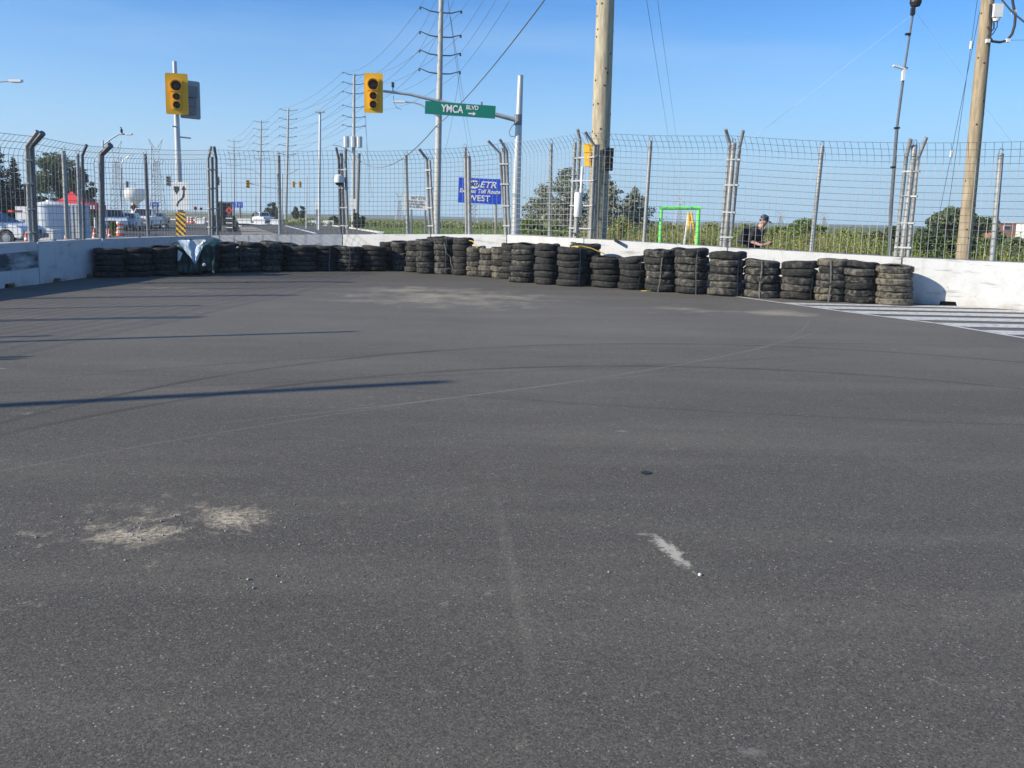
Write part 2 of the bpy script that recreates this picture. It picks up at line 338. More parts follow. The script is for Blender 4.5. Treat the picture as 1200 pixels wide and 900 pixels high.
    arc((300, 424), (600, 408), (800, 403), .05, .25, DK, 8); arc((330, 448), (560, 438), (760, 428), .05, .25, DK, 6)
    arc((800, 480), (1000, 490), (1200, 498), .05, .3, DK, 5); arc((0, 438), (200, 440), (420, 450), .05, .15, DK, 5)
    arc((0, 552), (300, 500), (600, 457), .014, .42, (.27, .245, .2), 8.5); arc((600, 457), (780, 430), (890, 408), .018, .5, (.30, .27, .22), 5.5); arc((890, 408), (935, 390), (948, 374), .025, .28, (.26, .24, .2), 2.5)
    # longitudinal paving seam, pale and crumbly
    p, q = gnd(575, 560), gnd(650, 890); d = q-p; f = blob((p+q)/2, d.length*.6, .045, atan2(d.y, d.x), co, .0)
    f = math_('MULTIPLY', f, rng(grain, .42, .6)); base = mixc(math_('MULTIPLY', f, .45), base, (.27, .245, .19))
    # cross stripes on the left far zone: a row of tyre prints
    L(base, b.inputs['Base Color']); b.inputs['Roughness'].default_value = .82; b.inputs['Specular IOR Level'].default_value = .18
    hgt = math_('ADD', math_('MULTIPLY', grain, 1.0), math_('MULTIPLY', fine, .5))
    bp = nd(t, 'ShaderNodeBump', Strength=.5, Distance=.007); L(hgt, bp.inputs['Height']); L(bp.outputs[0], b.inputs['Normal'])
    return m
GRASS_M = mat('grass_ground', (.10, .125, .035), .95, 0, (.17, .16, .07), .35, .8, .4, 8)
make_ground_sheet('ground', [(-4000, -300), (4000, -300), (4000, 4500), (-4000, 4500)], -.02, GRASS_M)
ASP = asphalt_material()
roadpoly = [(-75, -60), (30, -60), (30, 10), (16, 13.8), (9.5, 18.2), (5.5, 21.2), (2.2, 23.6), (-.5, 26.0), (-6, 32), (-12.6, 82), (-24, 120), (-44, 178), (-80, 260), (-150, 420),
            (-168, 420), (-98, 260), (-66, 178), (-44, 128), (-33, 105), (-36, 128), (-70, 178), (-120, 260), (-200, 420), (-225, 420), (-135, 230), (-98, 150), (-80, 95), (-75, 30)]
make_ground_sheet('asphalt_road', roadpoly, 0, ASP)
# ------------------------------------------------------------------ painted hatching at the right
def painted():
    PT = mat('road_paint', (.60, .59, .56), .75, 0, (.16, .155, .145), 9, .85, lo=.48, hi=.72)
    t = bpy.data.objects.new('road_marking', None); COL.objects.link(t); t['kind'] = 'structure'
    e = [gnd(858, 347), gnd(1000, 366.8), gnd(1100, 379.5), gnd(1200, 396.5), gnd(1330, 420)]
    b = MB(); wd = .11
    n = []
    for i, p in enumerate(e):
        d = (e[min(i+1, 4)]-e[max(i-1, 0)]).normalized(); n.append((p+Vector((d.y, -d.x, 0))*-wd/2, p+Vector((d.y, -d.x, 0))*wd/2))
    for i in range(4): b.face([(*n[i][0].xy, .006), (*n[i][1].xy, .006), (*n[i+1][1].xy, .006), (*n[i+1][0].xy, .006)])
    b.build('edge_line', PT, t)
    def edge_x(y):
        for a, c in zip(e, e[1:]):
            if c.y <= y <= a.y: return a.x+(c.x-a.x)*(a.y-y)/(a.y-c.y)
        return e[-1].x
    def wall_x(y): # front of the wall at this depth
        pts = [(WP[i][0], WP[i][1]) for i in range(len(WP)) if WP[i][0] > 4]
        for (x1, y1), (x2, y2) in zip(pts, pts[1:]):
            if y2 <= y <= y1: return x1+(x2-x1)*(y1-y)/(y1-y2)-.03
        return pts[-1][0]
    # white bands between the dark gaps, parallel to the crossing direction
    for y0, y1 in ((17.15, 17.5), (16.4, 16.88), (15.57, 16.08), (14.72, 15.22), (13.82, 14.33), (12.9, 13.4), (11.9, 12.4), (11.0, 11.5)):
        s = MB(); sl_ = -.02
        s.face([(edge_x(y0)+.07, y0, .006), (wall_x(y0), y0+sl_, .006), (wall_x(y1), y1+sl_, .006), (edge_x(y1)+.07, y1, .006)]); s.build('hatch_stripe', PT, t)
# ------------------------------------------------------------------ the wall line
WT = [(0, 17.0, 285.5), (50, 18.55, 283.3), (115, 21.1, 279.9), (200, 25.0, 276.6), (255, 27.3, 275.8), (350, 27.4, 275), (400, 27.4, 274.8), (450, 26.9, 274.7), (500, 26.3, 274.4), (600, 24.8, 275), (640, 23.8, 277), (690, 22.5, 280), (740, 21.8, 282.3), (800, 21.0, 286), (850, 20.4, 290), (900, 19.9, 292.5), (950, 19.35, 295), (1000, 18.8, 298.6), (1060, 18.1, 302), (1100, 17.75, 303.7), (1200, 16.95, 308.5)]
TY = [(a, b) for a, b, c in WT]; TT = [(a, c) for a, b, c in WT]
def wall_pt(px):
    Y = lerp(TY, px); z = atY(px, lerp(TT, px), Y).z; return Vector((col(px, Y, z*.5), Y, z))
JP = [46, 121, 249, 402, 505, 594, 684, 852, 1056]
J = [wall_pt(p) for p in JP]
d0 = Vector((-.55, -3.9, 0)); d1 = (wall_pt(1200)-J[-1]); d1.z = 0; d1.normalize()
LX = [J[0]+Vector((-.35, -3.95, -.01))*1]
for k in range(4): LX.append(LX[-1]+Vector((-.5, -3.95, 0)))
RX = [J[-1]+d1*3.9+Vector((0, 0, -.035)), J[-1]+d1*7.8+Vector((0, 0, -.05))]
ALLJ = LX[::-1]+J+RX
WP = [(p.x, p.y, p.z) for p in ALLJ]
CTR = Vector((0, 8, 0))
def wn_(a, b):
    d = (b-a); d.z = 0; d.normalize(); n = Vector((d.y, -d.x, 0))
    if (CTR-(a+b)/2).dot(n) < 0: n = -n
    return d, n
blk_lab = ['shaded white barrier block far outside at the left rear', 'shaded white barrier block farther back along the left wall', 'shaded white barrier block beside the camera on the left', 'shaded white barrier block left of the scuffed one', 
           'shaded barrier block at the left edge with a dark scuffed rectangle', 'shaded plain white barrier block between the scuffed block and the first tyre stack', 'shaded barrier block behind the leftmost tyre stacks and the tarp', 'white barrier block with fence shadows, behind the tyres right of the tarp',
           'white barrier block behind the tyres below the white dome camera', 'white barrier block in front of the tall hydro pole', 'white barrier block below the blue toll route sign', 'white barrier block below the street name sign pole',
           'white barrier block below the thick wooden pole and green frame', 'white barrier block below the person in black', 'bare sunlit white barrier block right of the last tyre stack', 'white barrier block just past the right edge']
SCUFF = mat('scuffed_dark_patch', (.42, .43, .44), .8, 0, (.06, .07, .075), 2.6, 1.0, .1, 30, lo=.38, hi=.58, stretch=(1, .6, 1.6))
def block(a, b, i):
    d, n = wn_(a, b); L = (b-a).xy.length-.032; th = .32
    t = thing('concrete_barrier', blk_lab[i % len(blk_lab)], 'concrete barrier', (a.x, a.y, 0), 0, 'white concrete barrier blocks round the corner')
    za, zb = a.z, b.z; z0 = .0
    nt = [L*.24, L*.76]; hw, hh = .17, .085
    poly = [(0, z0)]
    for c in nt: poly += [(c-hw, z0), (c-hw+.03, hh), (c+hw-.03, hh), (c+hw, z0)]
    poly += [(L, z0), (L, zb-.02), (L-.02, zb)]
    for k in range(5, 0, -1): poly.append((L*k/6, za+(zb-za)*k/6+random.uniform(-.004, .003)))
    poly += [(.02, za), (0, za-.02)]
    m = MB(); m.prism(poly, Vector((a.x, a.y, 0)), d, Vector((0, 0, 1)), -n, th); m.build('block', CONC, t)
    o = Vector((a.x, a.y, 0))
    for c in nt: m = MB(); m.box(o+d*c-n*(th/2)+Vector((0, 0, .03)), (2*hw+.1, .012, .06), atan2(d.y, d.x)); m.build('recess_shade_fill', BLK, t)  # black sheet across the notch paints in the shade inside it
    if i == 4:
        m = MB(); m.prism([(.3, .30), (L-.02, .36), (L-.02, .72), (.3, .66)], o+n*.003, d, Vector((0, 0, 1)), n, .006); m.build('scuffed_patch', SCUFF, t)
    for c in (L*.33, L*.67):
        m = MB(); m.box(o+d*c-n*.16+Vector((0, 0, za+(zb-za)*c/L+.012)), (.10, .05, .03), atan2(d.y, d.x)); m.build('lifting_lug', GALVD, t)
for i in range(len(ALLJ)-1): block(ALLJ[i], ALLJ[i+1], i)
painted()
# ------------------------------------------------------------------ debris fence
MT = [(-60, 146), (0, 151), (40, 157), (90, 166), (120, 170), (190, 171.5), (250, 174), (327, 173), (400, 175), (476, 174), (540, 173), (570, 169), (600, 165), (640, 158), (684, 153.5), (800, 154.5), (860, 157.5), (960, 160), (1050, 165), (1200, 167)]
def mesh_top(px): return atY(px, lerp(MT, px), lerp(TY, px)).z
clampM = mat('pale_clamp_steel', (.46, .46, .45), .5, .2)
def tubeobj(name, pts, r, m, parent, n=10):
    b = MB(); b.tube(pts, r, n); return b.build(name, m, parent, smooth=True)
def post_px(pl, parent, r, off, mtl, tipf=0.0, n=(0, -1)):
    """pl: pixel outline tip..base of one post; it stands off metres behind the wall's front face."""
    base = pl[-1]; Y = lerp(TY, base[0])+off; pts = []
    for i, (px, py) in enumerate(pl):
        yy = Y-(tipf if (i == 0 and len(pl) > 2) else 0); pts.append(atY(px, py, yy))
    pts = pts[::-1]; pts[0].z -= .03
    return tubeobj('post', pts, r, mtl, parent), pts
def ring(parent, p, r=.06):
    b = MB(); b.tube([p+Vector((cos(a)*r*.7, 0, sin(a)*r+r*.8)) for a in [2*pi*k/10 for k in range(11)]], .008, 4); b.build('lifting_loop', GALVD, parent)
def clamp(parent, a, b_):
    m = MB(); c = (a+b_)/2; d = b_-a; L = d.length; m.box(c+Vector((0, -.03, 0)), (L+.09, .09, .035), atan2(d.y, d.x)); m.build('clamp', clampM, parent)
def mesh_panel(parent, a, b, za, zb, seed):
    rnd = random.Random(seed); d, n = wn_(a, b); L = (b-a).xy.length; m = MB(); r = .0058
    bend = .30; nb = .42
    sag = [rnd.uniform(-.02, .02) for _ in range(9)]
    def P(s, v): # s along 0..L, v 0..1 height
        u = s/L; zt = za+(zb-za)*u-.035*sin(pi*u)+sag[int(u*8)]*.0; z0 = a.z+(b.z-a.z)*u+.02; z = z0+(zt-z0)*v; o = -.13
        over = z-(zt-nb)
        if over > 0: o += bend*(over/nb)**1.5; z -= .05*(over/nb)
        o += .02*sin(s*2.2+seed)*sin(v*5+seed*1.7)
        q = a+d*s+n*o; return Vector((q.x, q.y, z))
    H = (za+zb)/2-a.z; nv = int(H/.145)
    for k in range(nv+1):
        v = k/nv; m.tube([P(L*i/10, v) for i in range(11)], r, 3, False)
    ns = int(L/.148)
    vs = [0, .3, .6, .8, .86, .91, .96, 1]
    for k in range(ns+1):
        s = L*k/ns; dx = rnd.uniform(-.008, .008); m.tube([P(min(L, max(0, s+dx*(1-2*v))), v) for v in vs], r, 3, False)
    return tag(m.build('wire_mesh', WIRE, parent), kind='stuff')
FS = [ # (joint index a -> b, label, left cluster posts, mid post)
 ('debris fence section at the left edge above the scuffed barrier block', [], []),
 ('debris fence section in front of the white tank, between thick bent posts', [([(44, 154), (31.5, 171), (35.5, 284)], .045, GALV), ([(50, 156), (36.5, 172), (41.5, 284)], .065, GALVD)], [([(74.5, 177), (79, 279)], .05, GALV), ([(91, 180), (94, 281)], .04, GALV), ([(101.5, 170), (96.5, 182), (98.5, 280)], .035, GALVD)]),
 ('debris fence section in front of the parked pickups and hazard marker', [([(129.5, 170), (118.5, 182), (119.5, 279)], .075, GALVD)], [([(170, 181), (174, 276)], .05, GALVD)]),
 ('debris fence section left of the white dome camera', [([(247.5, 172), (244, 186), (246, 276)], .04, GALV), ([(248.5, 184), (249.3, 276)], .05, GALVD), ([(251, 172), (253.3, 186), (255, 276)], .045, GALVD)], [([(326.3, 182), (328.5, 274)], .06, GALV)]),
 ('debris fence section between the dome camera and the tall hydro pole', [([(394, 173), (397, 187), (399.5, 274)], .04, GALVD), ([(400, 180), (403, 274)], .055, GALVD), ([(405.3, 174), (405, 186), (407.5, 274)], .045, GALV)], [([(475.6, 182), (478, 274)], .055, GALV)]),
 ('debris fence section in front of the blue toll route sign', [([(491, 174.5), (500, 186), (504, 274)], .045, GALV), ([(503.5, 188), (508, 274)], .04, GALV)], [([(545, 173), (547, 274)], .05, GALV), ([(549.3, 183), (550.5, 274)], .06, GALV)]),
 ('debris fence section right of the street name sign pole', [([(572, 165), (586, 180), (592.5, 275)], .04, GALV), ([(590, 172), (593, 275)], .045, GALV), ([(585.5, 163), (594, 177), (597, 275)], .04, GALV)], [([(646, 168), (644, 278)], .045, GALV)]),
 ('debris fence section in front of the conifers and the green frame', [([(677, 151.5), (680, 166), (673, 280)], .042, GALV), ([(674, 167), (668.5, 279)], .05, GALV), ([(685.5, 154.5), (697, 171), (692, 280)], .04, GALV)], [([(762.5, 165), (754.5, 285)], .05, GALV)]),
 ('debris fence section in front of the person in black', [([(850.3, 151.5), (855.3, 168), (844.5, 291)], .042, GALV), ([(860, 168), (849.3, 291)], .065, GALV), ([(871, 153), (866.6, 172), (855.5, 291)], .042, GALV)], [([(963.5, 171), (950.5, 296)], .05, GALV)]),
 ('debris fence section at the right edge in front of the leaning wooden pole', [([(1067.3, 163), (1062, 184), (1049, 302)], .042, GALV), ([(1072, 170), (1056.5, 302)], .058, GALV), ([(1085.5, 161), (1076.3, 184), (1063.7, 303)], .04, GALV)], [([(1173, 180), (1162.5, 307)], .055, GALV)]),
]
def fence_section(k, a, b, za, zb, lab, posts, mids):
    t = thing('debris_fence', lab, 'safety fence', (a.x, a.y, a.z), 0, 'debris fence sections on the barrier wall')
    mesh_panel(t, a, b, za, zb, k+1)
    tops = []
    for pl, r, m_ in posts:
        o, pts = post_px(pl, t, r, .20, m_, .18); tops.append(pts)
    if len(tops) > 1:
        for f in (.12, .36, .62, .86):
            q = [p[0]+(p[1]-p[0])*f for p in tops]; q.sort(key=lambda v: v.x); clamp(t, q[0], q[-1])
    for pts in tops:
        if len(pts) == 2: ring(t, pts[-1])
    for pl, r, m_ in mids:
        o, pts = post_px(pl, t, r, .20, m_, .15)
        if len(pts) == 2: ring(t, pts[-1])
    return t
zt = [mesh_top(p) for p in JP]
off_lab = ['debris fence section far outside at the left rear', 'debris fence section farther back along the left wall', 'debris fence section beside the camera on the left', 'debris fence section just outside the left edge']
for i in range(len(ALLJ)-1):
    a, b = ALLJ[i], ALLJ[i+1]; k = i-4
    if k < 0 or k == 0:
        za = zt[0]; lab = off_lab[i] if k < 0 else FS[0][0]
        t = fence_section(i, a, b, za, za, lab, [], [])
        d, n = wn_(a, b)
        for f, dn in ((0.0, 1), (.04, 1), (.5, 0)):
            p = a+(b-a)*f-n*.2; q = Vector((p.x, p.y, a.z)); top = a.z+2.05
            pts = [q, Vector((q.x, q.y, top))]+([Vector((q.x, q.y, top+.0))+n*.25+Vector((0, 0, .33))] if dn else [])
            if i == 0 and False: continue
            tubeobj('post', pts, .045, GALVD if f else GALV, t)
    else:
        kk = min(k, len(FS)-1)
        if k < len(FS)-1: za, zb = zt[k-1], zt[k]
        else: za = zb = zt[-1]
        if k <= len(FS)-1: fence_section(i, a, b, za, zb, *FS[k])
        else:
            t = fence_section(i, a, b, za, zb, 'debris fence section just past the right edge', [], [])
            tubeobj('post', [Vector((a.x+.1, a.y+.2, a.z)), Vector((a.x+.35, a.y+.2, a.z+2.3))], .05, GALV, t)
# a short pipe stub poking out of the wall top
p = atY(722, 282.5, 21.9); b = MB(); b.tube([p+Vector((.05, .2, -.01)), p+Vector((-.02, -.09, .02))], .045, 10); tag(b.build('pipe_stub', BLK, None, loc=p), 'short black pipe end poking out over the white wall near the thick wooden pole', 'pipe')
# ------------------------------------------------------------------ tyres
def tyre_mats():
    out = []
    for nm, c, c2, amt, lo, hi in (('dark_tyre_rubber', (.011, .011, .011), (.065, .061, .053), .85, .44, .66), ('dusty_tyre_rubber', (.013, .013, .013), (.165, .152, .125), .95, .46, .66), ('muddy_tyre_rubber', (.028, .026, .022), (.20, .175, .13), .95, .40, .60)):  # real dust, but dark base against bright dust also paints in the sun contrast
        out.append(mat(nm, c, 0.78, 0, c2, 4.2, amt, .9, 26, rnd=.45, lo=lo, hi=hi, stretch=(1, 1, .35)))
    return out
TM = tyre_mats()
def tyre_mesh(seed, m):
    rnd = random.Random(seed); n = 44
    prof = [(.60, .10), (.63, .02), (.74, .0), (.86, .025), (.94, .09), (.985, .18), (1, .27), (1, .36), (.972, .375), (.972, .41), (1, .425), (1, .575), (.972, .59), (.972, .625), (1, .64), (1, .73), (.985, .82), (.94, .91), (.86, .975), (.74, 1), (.63, .98), (.60, .90), (.66, .84), (.86, .78), (.90, .5), (.86, .22), (.66, .16)]
    a1, a2, a3 = rnd.uniform(0, 6), rnd.uniform(0, 6), rnd.uniform(0, 6); w1, w2, w3 = rnd.uniform(.08, .26), rnd.uniform(.03, .09), rnd.uniform(.015, .04)
    lug = seed % 3
    vs, fs = [], []
    for j, (r, z) in enumerate(prof):
        for k in range(n):
            a = 2*pi*k/n; rr = r*(1+w3*sin(2*a+a3)); zz = z+w1*sin(2*a+a1)*(.5-abs(z-.5))*.6+w2*sin(3*a+a2)
            if lug and 3 <= j <= 6 or lug and 15 <= j <= 18:
                if k % 2: rr -= .028 if lug == 1 else .018
            vs.append((rr*cos(a), rr*sin(a), zz))
    M = len(prof)
    for j in range(M):
        for k in range(n): fs.append((j*n+k, j*n+(k+1) % n, ((j+1) % M)*n+(k+1) % n, ((j+1) % M)*n+k))
    me = bpy.data.meshes.new('tyre'); me.from_pydata(vs, [], fs); me.materials.append(m)
    bm = bmesh.new(); bm.from_mesh(me); bmesh.ops.recalc_face_normals(bm, faces=bm.faces); bm.to_mesh(me); bm.free()
    me.polygons.foreach_set('use_smooth', [True]*len(me.polygons)); me.set_sharp_from_angle(angle=radians(40)); return me
TY_ME = [[tyre_mesh(10*q+s, TM[q]) for s in range(6)] for q in range(3)]
STRAP = mat('grey_strap', (.15, .145, .135), .8, 0, (.06, .06, .06), 8, .7)
# px, base y, top y, width px, count, dirt 0-2 (lowest also paints in the shade at the left), strap px offset or None, label
ST = [
 (130, 325.5, 289, 34, 5, 0, None, 'leftmost stack of black tyres in the shade against the white wall'),
 (161.5, 324.7, 288, 32, 5, 0, None, 'shaded tyre stack second from the left end of the row'),
 (192, 323.7, 287, 31, 5, 0, None, 'shaded tyre stack just left of the blue tarp'),
 (220, 322.3, 283, 28, 5, 0, None, 'tyre stack under the left half of the tarp'),
 (243, 320.6, 283, 26, 5, 0, None, 'tyre stack under the right half of the tarp'),
 (266, 319.8, 282.5, 27, 6, 1, None, 'tyre stack immediately right of the tarp'),
 (291, 319.0, 281.5, 27, 6, 1, -4, 'strapped tyre stack second to the right of the tarp'),
 (317, 318.5, 281, 25, 5, 1, None, 'tyre stack with a clear dark gap on its right, below the fence mid post'),
 (354, 318.4, 286, 32, 5, 0, None, 'tyre stack right of the dark gap, left of the dome camera'),
 (383, 318.0, 286, 25, 6, 0, 5, 'narrow strapped tyre stack just left of below the dome camera'),
 (409, 318.2, 287, 29, 6, 1, 3, 'strapped tyre stack directly below the white dome camera'),
 (438, 318.1, 286, 27, 5, 0, None, 'dark tyre stack below the grass between dome camera and white sign'),
 (470.5, 317.6, 281, 18, 5, 1, None, 'slim tyre stack below the left part of the white roadside sign'),
 (486, 319.2, 280, 22, 6, 1, None, 'tyre stack with crooked tiers, partly hidden by the leaning one beside it'),
 (500, 321.0, 279, 23, 6, 1, None, 'leaning tyre stack left of the hydro pole base'),
 (521, 321.6, 277, 24, 6, 1, 2, 'tall tyre stack below the hydro pole with a loose strap'),
 (541.5, 322.8, 277, 23, 6, 0, None, 'dark tall tyre stack below the left end of the blue sign'),
 (559, 324.0, 287, 17, 6, 2, None, 'slim muddy brown tyre stack with a yellow strap end'),
 (574, 325.3, 289, 17, 5, 2, None, 'pale muddy low tyre stack, left one of the brown pair'),
 (588, 326.5, 288, 21, 5, 2, None, 'pale muddy low tyre stack, right one of the brown pair'),
 (613, 331.5, 283.5, 31, 7, 1, None, 'tall tyre stack right of the brown pair, below the sign pole'),
 (640.5, 333.8, 284, 28, 6, 0, None, 'neat dark tyre stack second right of the brown pair'),
 (671, 336.0, 288, 33, 6, 0, 6, 'dark tyre stack with an open top tyre holding a yellow rope'),
 (711.5, 337.6, 298.5, 36, 5, 0, None, 'low five-tyre stack below the thick wooden pole'),
 (741.5, 339.8, 298.5, 32, 5, 0, 5, 'low strapped tyre stack right of the thick wooden pole'),
 (774.5, 342.6, 291, 35, 6, 1, -3, 'tyre stack with diagonal pale strap below the green frame'),
 (811.5, 345.0, 290, 37, 6, 1, 0, 'tyre stack with a centred vertical strap, right of the green frame'),
 (850.5, 347.6, 293, 39, 6, 1, 8, 'tyre stack with a pale rimmed top tyre below the fence post trio'),
 (894, 349.6, 302.5, 44, 5, 1, -8, 'broad five-tyre stack below the person in black'),
 (935, 351.6, 304, 41, 5, 1, 8, 'dusty brown-tinged five-tyre stack right of the person'),
 (973.5, 354.0, 301.5, 34, 6, 2, -6, 'six-tyre stack with a muddy yellowish middle and a vertical strap'),
 (1010, 356.0, 305, 38, 6, 1, 9, 'tyre stack next to last at the right end of the row'),
 (1048, 358.6, 309, 39, 6, 2, None, 'last tyre stack at the right end of the row by the bare wall'),
]
def stack(px, by, ty, wpx, n, dirt, strap, label, back=0.0, seed=0, hz=None):
    rnd = random.Random(seed*31+5); g = gnd(px, by); r = wpx/2/FPX*(g.y+.3)*1.05; r = min(.41, max(.28, r)); Y = g.y+r*.9+back
    H = hz or atY(px, ty+2.5, Y).z
    x = col(px, Y, H/2)
    t = thing('tyre_stack', label, 'tyre stack', (x, Y, 0), 0, 'stacks of tyres along the wall'); h = H/n; ox = 0
    lean = rnd.uniform(-.012, .012)
    for k in range(n):
        me = TY_ME[dirt if rnd.random() < .75 else max(0, dirt-1)][rnd.randrange(6)]
        o = bpy.data.objects.new('tyre', me); COL.objects.link(o); o.parent = t
        rr = r*rnd.uniform(.95, 1.04); hh = h*rnd.uniform(1.04, 1.12); tilt = rnd.uniform(0, .045) if k < n-1 else rnd.uniform(.03, .13)
        o.scale = (rr, rr, hh); o.location = (rnd.uniform(-.022, .022)+lean*k, rnd.uniform(-.02, .02), k*h+.003)
        o.rotation_euler = (rnd.uniform(-tilt, tilt), rnd.uniform(-tilt, tilt), rnd.uniform(0, 6.28))
    if strap is not None:
        a = -pi/2+strap/(wpx/2)*1.1; b = MB(); m = 14; pts = []
        for i in range(m+1):
            z = H*i/m; rr = r*(1.035+.01*sin(i*2.9)); aa = a+.03*sin(i*.45+seed)+(.25*(i/m-.5) if px in (774.5, 741.5) else 0); pts.append(Vector((x+rr*cos(aa), Y+rr*sin(aa), z)))
        pts.append(Vector((x+r*.6*cos(a), Y+r*.6*sin(a), H+.02)))
        for p, q in zip(pts, pts[1:]):
            s = Vector((-sin(a), cos(a), 0))*.013; b.face([p-s, p+s, q+s, q-s]); nrm = Vector((cos(a), sin(a), 0))*.004; b.face([p-s+nrm, p+s+nrm, q+s+nrm, q-s+nrm])
        b.build('strap', STRAP, t)
    return t, x, Y, r, H
SD = []
for i, s in enumerate(ST): SD.append(stack(*s, seed=i))
BK = [(336, 318.5, 283, 30, 6, 'set back dark tyre stack filling the gap right of the strapped stacks'), (368, 318, 286, 28, 5, 'set back dark tyre stack behind the gap left of the narrow strapped stack'), (396, 318, 286, 26, 5, 'set back dark tyre stack left of below the dome camera, behind the front row'),
      (424, 318, 287, 26, 5, 'set back dark tyre stack right of below the dome camera'), (455, 317.8, 281.5, 24, 6, 'set back tall dark tyre stack left of the slim stack'), (686, 335.5, 284, 34, 7, 'tall dark tyre stack set back behind the rope stack'), (148, 325, 290, 28, 5, 'set back tyre stack behind the two leftmost stacks'),
      (205, 323, 286, 26, 5, 'set back tyre stack left of the tarp'), (253, 320.5, 283, 24, 5, 'set back tyre stack right of the tarp'), (304, 319, 284, 24, 5, 'set back tyre stack between two stacks left of the fence mid post'), (532, 322, 276.5, 24, 7, 'set back tyre stack topping the tall pair below the blue sign'),
      (600, 329, 284, 26, 6, 'set back tyre stack just right of the brown pair'), (512, 321, 275.5, 24, 7, 'set back tyre stack topping the row below the hydro pole'), (796, 343.5, 289.5, 30, 6, 'set back tyre stack behind the gap right of the green frame')]
for i, (px, by, ty, wpx, n, lab) in enumerate(BK): stack(px, by, ty, wpx, n, 0, None, lab, back=.52, seed=100+i, hz=None)
# yellow ropes and tarp
YR = mat('yellow_webbing', (.62, .44, .07), .7)
def rope(pts, r, m, label, cat='rope'):
    b = MB(); P = [Vector(p) for p in pts]; o = b; b.tube(P, r, 6); return tag(b.build('rope', m, None, loc=P[0]), label, cat)
_, x, Y, r, H = SD[22]
rope([(x-.05, Y-.1, H+.03), (x+.08, Y-.22, H+.05), (x+.22, Y-.25, H+.05), (x+.42, Y-.28, H+.01), (x+.75, Y-.32, H-.12)], .012, YR, 'thin yellow rope trailing from the open top tyre to the low stack')
rope([(x+.02, Y-.2, H+.045), (x+.1, Y-.3, H+.03), (x+.18, Y-.24, H+.06)], .018, YR, 'crumpled yellow rope end lying in the open top tyre')
_, x, Y, r, H = SD[17]
rope([(x-.25, Y+.1, H+.18), (x-.12, Y-.12, H+.16), (x-.02, Y-.25, H+.06), (x+.02, Y-.3, H-.02)], .012, YR, 'yellow strap end hanging over the slim muddy brown stack')
for px, py, lb in ((548, 322.6, 'yellow strap end on the asphalt at the foot of the slim muddy stack'), (757, 341.5, 'yellow-orange strap scrap on the asphalt below the green frame')):
    g = gnd(px, py); rope([(g.x-.12, g.y-.05, .012), (g.x, g.y-.07, .02), (g.x+.1, g.y-.04, .012)], .012, YR, lb)
_, x, Y, r, H = SD[15]
rope([(x+.02, Y-.36, H-.12), (x+.08, Y-.42, H-.4), (x+.2, Y-.4, H*.5), (x+.22, Y-.42, H*.3), (x+.32, Y-.45, .05)], .016, STRAP, 'loose grey strap dangling down the tall stack below the hydro pole', 'strap')
def tarp():
    g = gnd(222, 322.3); Yt = g.y-.13; Hs = SD[3][4]
    t = thing('tarp', 'green and pale blue tarp draped over two tyre stacks on the left', 'tarp', (col(232, Yt, 0), Yt, 0))
    TG = mat('dark_green_tarp', (.012, .05, .045), .45, 0, (.008, .028, .03), 4, .7, .3, 12); TB = mat('pale_blue_tarp', (.45, .56, .68), .4, 0, (.33, .43, .56), 5, .6, .3, 14)
    x0, x1 = col(205, Yt, .4), col(252, Yt, .4); b = MB(); nx, nz_ = 36, 22
    def P(u, v, o=0):
        xx = x0+(x1-x0)*u; zz = Hs+.10+.03*sin(u*9)-(Hs+.07)*v*(.93+.05*sin(u*7)); f = min(1, v*6)
        fold = .05*sin(u*21+v*3)+.03*sin(u*43+1)+.02*sin(v*17+u*5)
        return Vector((xx, Yt+.50*(1-f)-.02-o+fold*.7*f-(.08*sin(pi*min(1, 2*abs(u-.25)))*0), zz))
    vs = [P(i/nx, j/nz_) for j in range(nz_+1) for i in range(nx+1)]; fs = [(j*(nx+1)+i, j*(nx+1)+i+1, (j+1)*(nx+1)+i+1, (j+1)*(nx+1)+i) for j in range(nz_) for i in range(nx)]
    b.raw(vs, fs); b.build('tarp_sheet', TG, t, smooth=True)
    b = MB()   # the pale underside folded out, a triangle hanging point down
    A, B, C_ = (207.5, 281.2), (241, 281), (229.2, 311); n = 14
    def Q(i, j):
        u = i/n; v = j/n; a = (A[0]+(B[0]-A[0])*u, A[1]+(B[1]-A[1])*u); px = a[0]+(C_[0]-a[0])*v; py = a[1]+(C_[1]-a[1])*v
        return atY(px, py, Yt-.13+.03*sin(u*11+v*4)+.012*sin(v*19+u*23)+.12*max(0, .12-v))
    vs = [Q(i, j) for j in range(n+1) for i in range(n+1)]; fs = [(j*(n+1)+i, j*(n+1)+i+1, (j+1)*(n+1)+i+1, (j+1)*(n+1)+i) for j in range(n) for i in range(n)]
    b.raw(vs, fs); b.build('folded_flap', TB, t, smooth=True)
    for pts in ([(208.5, 292.5), (214, 296.5), (211, 305), (208, 306)], [(225, 281), (239, 280.5), (236.5, 292), (234.5, 297), (233, 288)]):
        b = MB(); b.face([atY(*p, Yt-.17+.01*i) for i, p in enumerate(pts)]); b.build('crumpled_edge', WHT, t)
    b = MB(); b.lathe([(0.0, 0), (.035, .01), (.045, .04), (.03, .07), (0.0, .08)], atY(239.5, 312, Yt-.16), 10); b.build('white_plug', WHT, t)
tarp()
